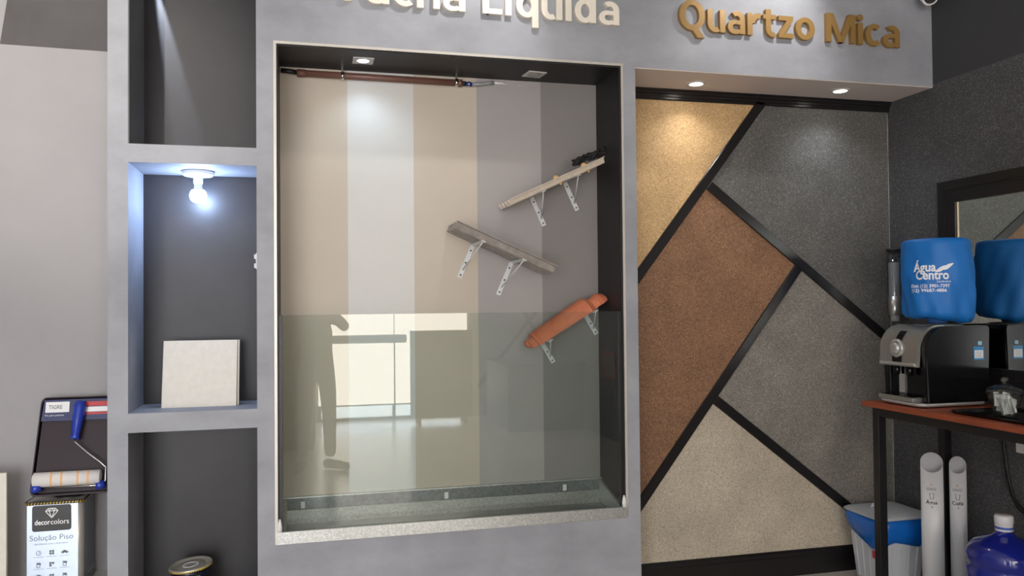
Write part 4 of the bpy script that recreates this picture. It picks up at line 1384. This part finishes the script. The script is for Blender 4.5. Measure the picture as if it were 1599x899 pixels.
Rr = [(.165, .115), (.150, .105), (.170, .115), (.10, .09), .058, .092, .070, .055, .092, .070, .055, .062, .050, .040, .030, .062, .050, .040, .030]
skin('body', V, E_, Rr, M_CLOTH, pe)
# head with face, ears and hair
bm = bmesh.new()
bmesh.ops.create_uvsphere(bm, u_segments=28, v_segments=20, radius=1)
for v in bm.verts:
    x, y, z = v.co
    jaw = 1 - .28 * max(0, -z) ** 1.4
    v.co = Vector((x * .076 * jaw, y * .094 * (1 - .12 * max(0, -z)) + (.010 if z < 0 else 0), z * .118))
    if y > .75 and abs(x) < .22 and -.35 < z < .15:
        v.co.y += .016 * (1 - abs(x) / .22)
for f in bm.faces:
    f.smooth = True
hd = part('head', bm, M_SKIN, pe); hd.location = (0, .03, 1.635)
for s in (-1, 1):
    lathe('ear', M_SKIN, [(.008, -.028), (.013, -.005), (.016, .014), (.008, .028)], hd, 10, (s * .075, -.008, -.005))
    bm = bmesh.new(); bmesh.ops.create_uvsphere(bm, u_segments=10, v_segments=8, radius=.009)
    part('eye', bm, M_WPRINT, hd).location = (s * .030, .080, .008)
bm = bmesh.new(); add_tube(bm, [(-.024, .088, -.055), (0, .094, -.056), (.024, .088, -.055)], [.003, .006, .003], 8)
part('mouth', bm, mat('lips', (150, 88, 80)), hd)
bm = bmesh.new()
bmesh.ops.create_uvsphere(bm, u_segments=28, v_segments=16, radius=1)
bmesh.ops.delete(bm, geom=[v for v in bm.verts if v.co.z < .12 + .55 * v.co.y], context='VERTS')
for v in bm.verts:
    v.co = Vector((v.co.x * .083, v.co.y * .101, v.co.z * .127))
for f in bm.faces:
    f.smooth = True
part('hair', bm, M_HAIR, hd)
for sx_, ax in ((1, (.125, -.03)), (-1, (-.13, -.03))):
    bm = bmesh.new()
    add_tube(bm, [(0, -.065, .050), (0, -.045, .052), (.0, .04, .050), (0, .12, .042), (0, .185, .034), (0, .205, .030)], [.030, .044, .046, .042, .034, .012], 16)
    for v in bm.verts:
        v.co.z = max(v.co.z, .002)
    o = part('shoe', bm, M_SHOE, pe); o.location = (ax[0], ax[1], 0); o.rotation_euler = (0, 0, -math.radians(58) if sx_ > 0 else math.radians(14))
# hands, fingers curled round the phone edges
def hand(side, wrist):
    w = Vector(wrist)
    vs = [w, w + Vector((-side * .022, .016, .022)), w + Vector((-side * .034, .022, .045))]
    es = [(0, 1), (1, 2)]
    rs = [(.024, .018), (.034, .016), (.032, .014)]
    for k in range(4):
        b = len(vs)
        base = w + Vector((-side * (.010 + .014 * k), .026, .058 - .010 * k))
        L = (.9, 1.0, .95, .78)[k]
        vs += [base, base + Vector((-side * .012, .018 * L, .016 * L)), base + Vector((-side * .030 * L, .022 * L, .018 * L)), base + Vector((-side * .046 * L, .016 * L, .014 * L))]
        es += [(2, b), (b, b + 1), (b + 1, b + 2), (b + 2, b + 3)]
        rs += [.0095, .009, .0085, .007]
    b = len(vs)
    base = w + Vector((-side * .028, -.004, .020))
    vs += [base, base + Vector((-side * .024, -.006, .024)), base + Vector((-side * .040, .004, .040))]
    es += [(1, b), (b, b + 1), (b + 1, b + 2)]
    rs += [.012, .010, .008]
    skin('hand', [tuple(v) for v in vs], es, rs, M_SKIN, pe, 0, 1)
hand(1, (.075, .318, 1.487)); hand(-1, (-.175, .318, 1.487))
pe.rotation_euler = (0, 0, 0)
ph_ = thing('phone', 'black smartphone held up in both hands by the photographer', 'phone', (0.03, -3.79, 1.50), -yaw)
box('phone_body', M_GLOSSBLACK, (-.078, .078, -.004, .004, 0, .072), ph_, bevel=.003)
lathe('lens_ring', M_STEEL, [(.007, 0), (.007, .002), (.004, .002)], ph_, 16, (.05, .004, .055))
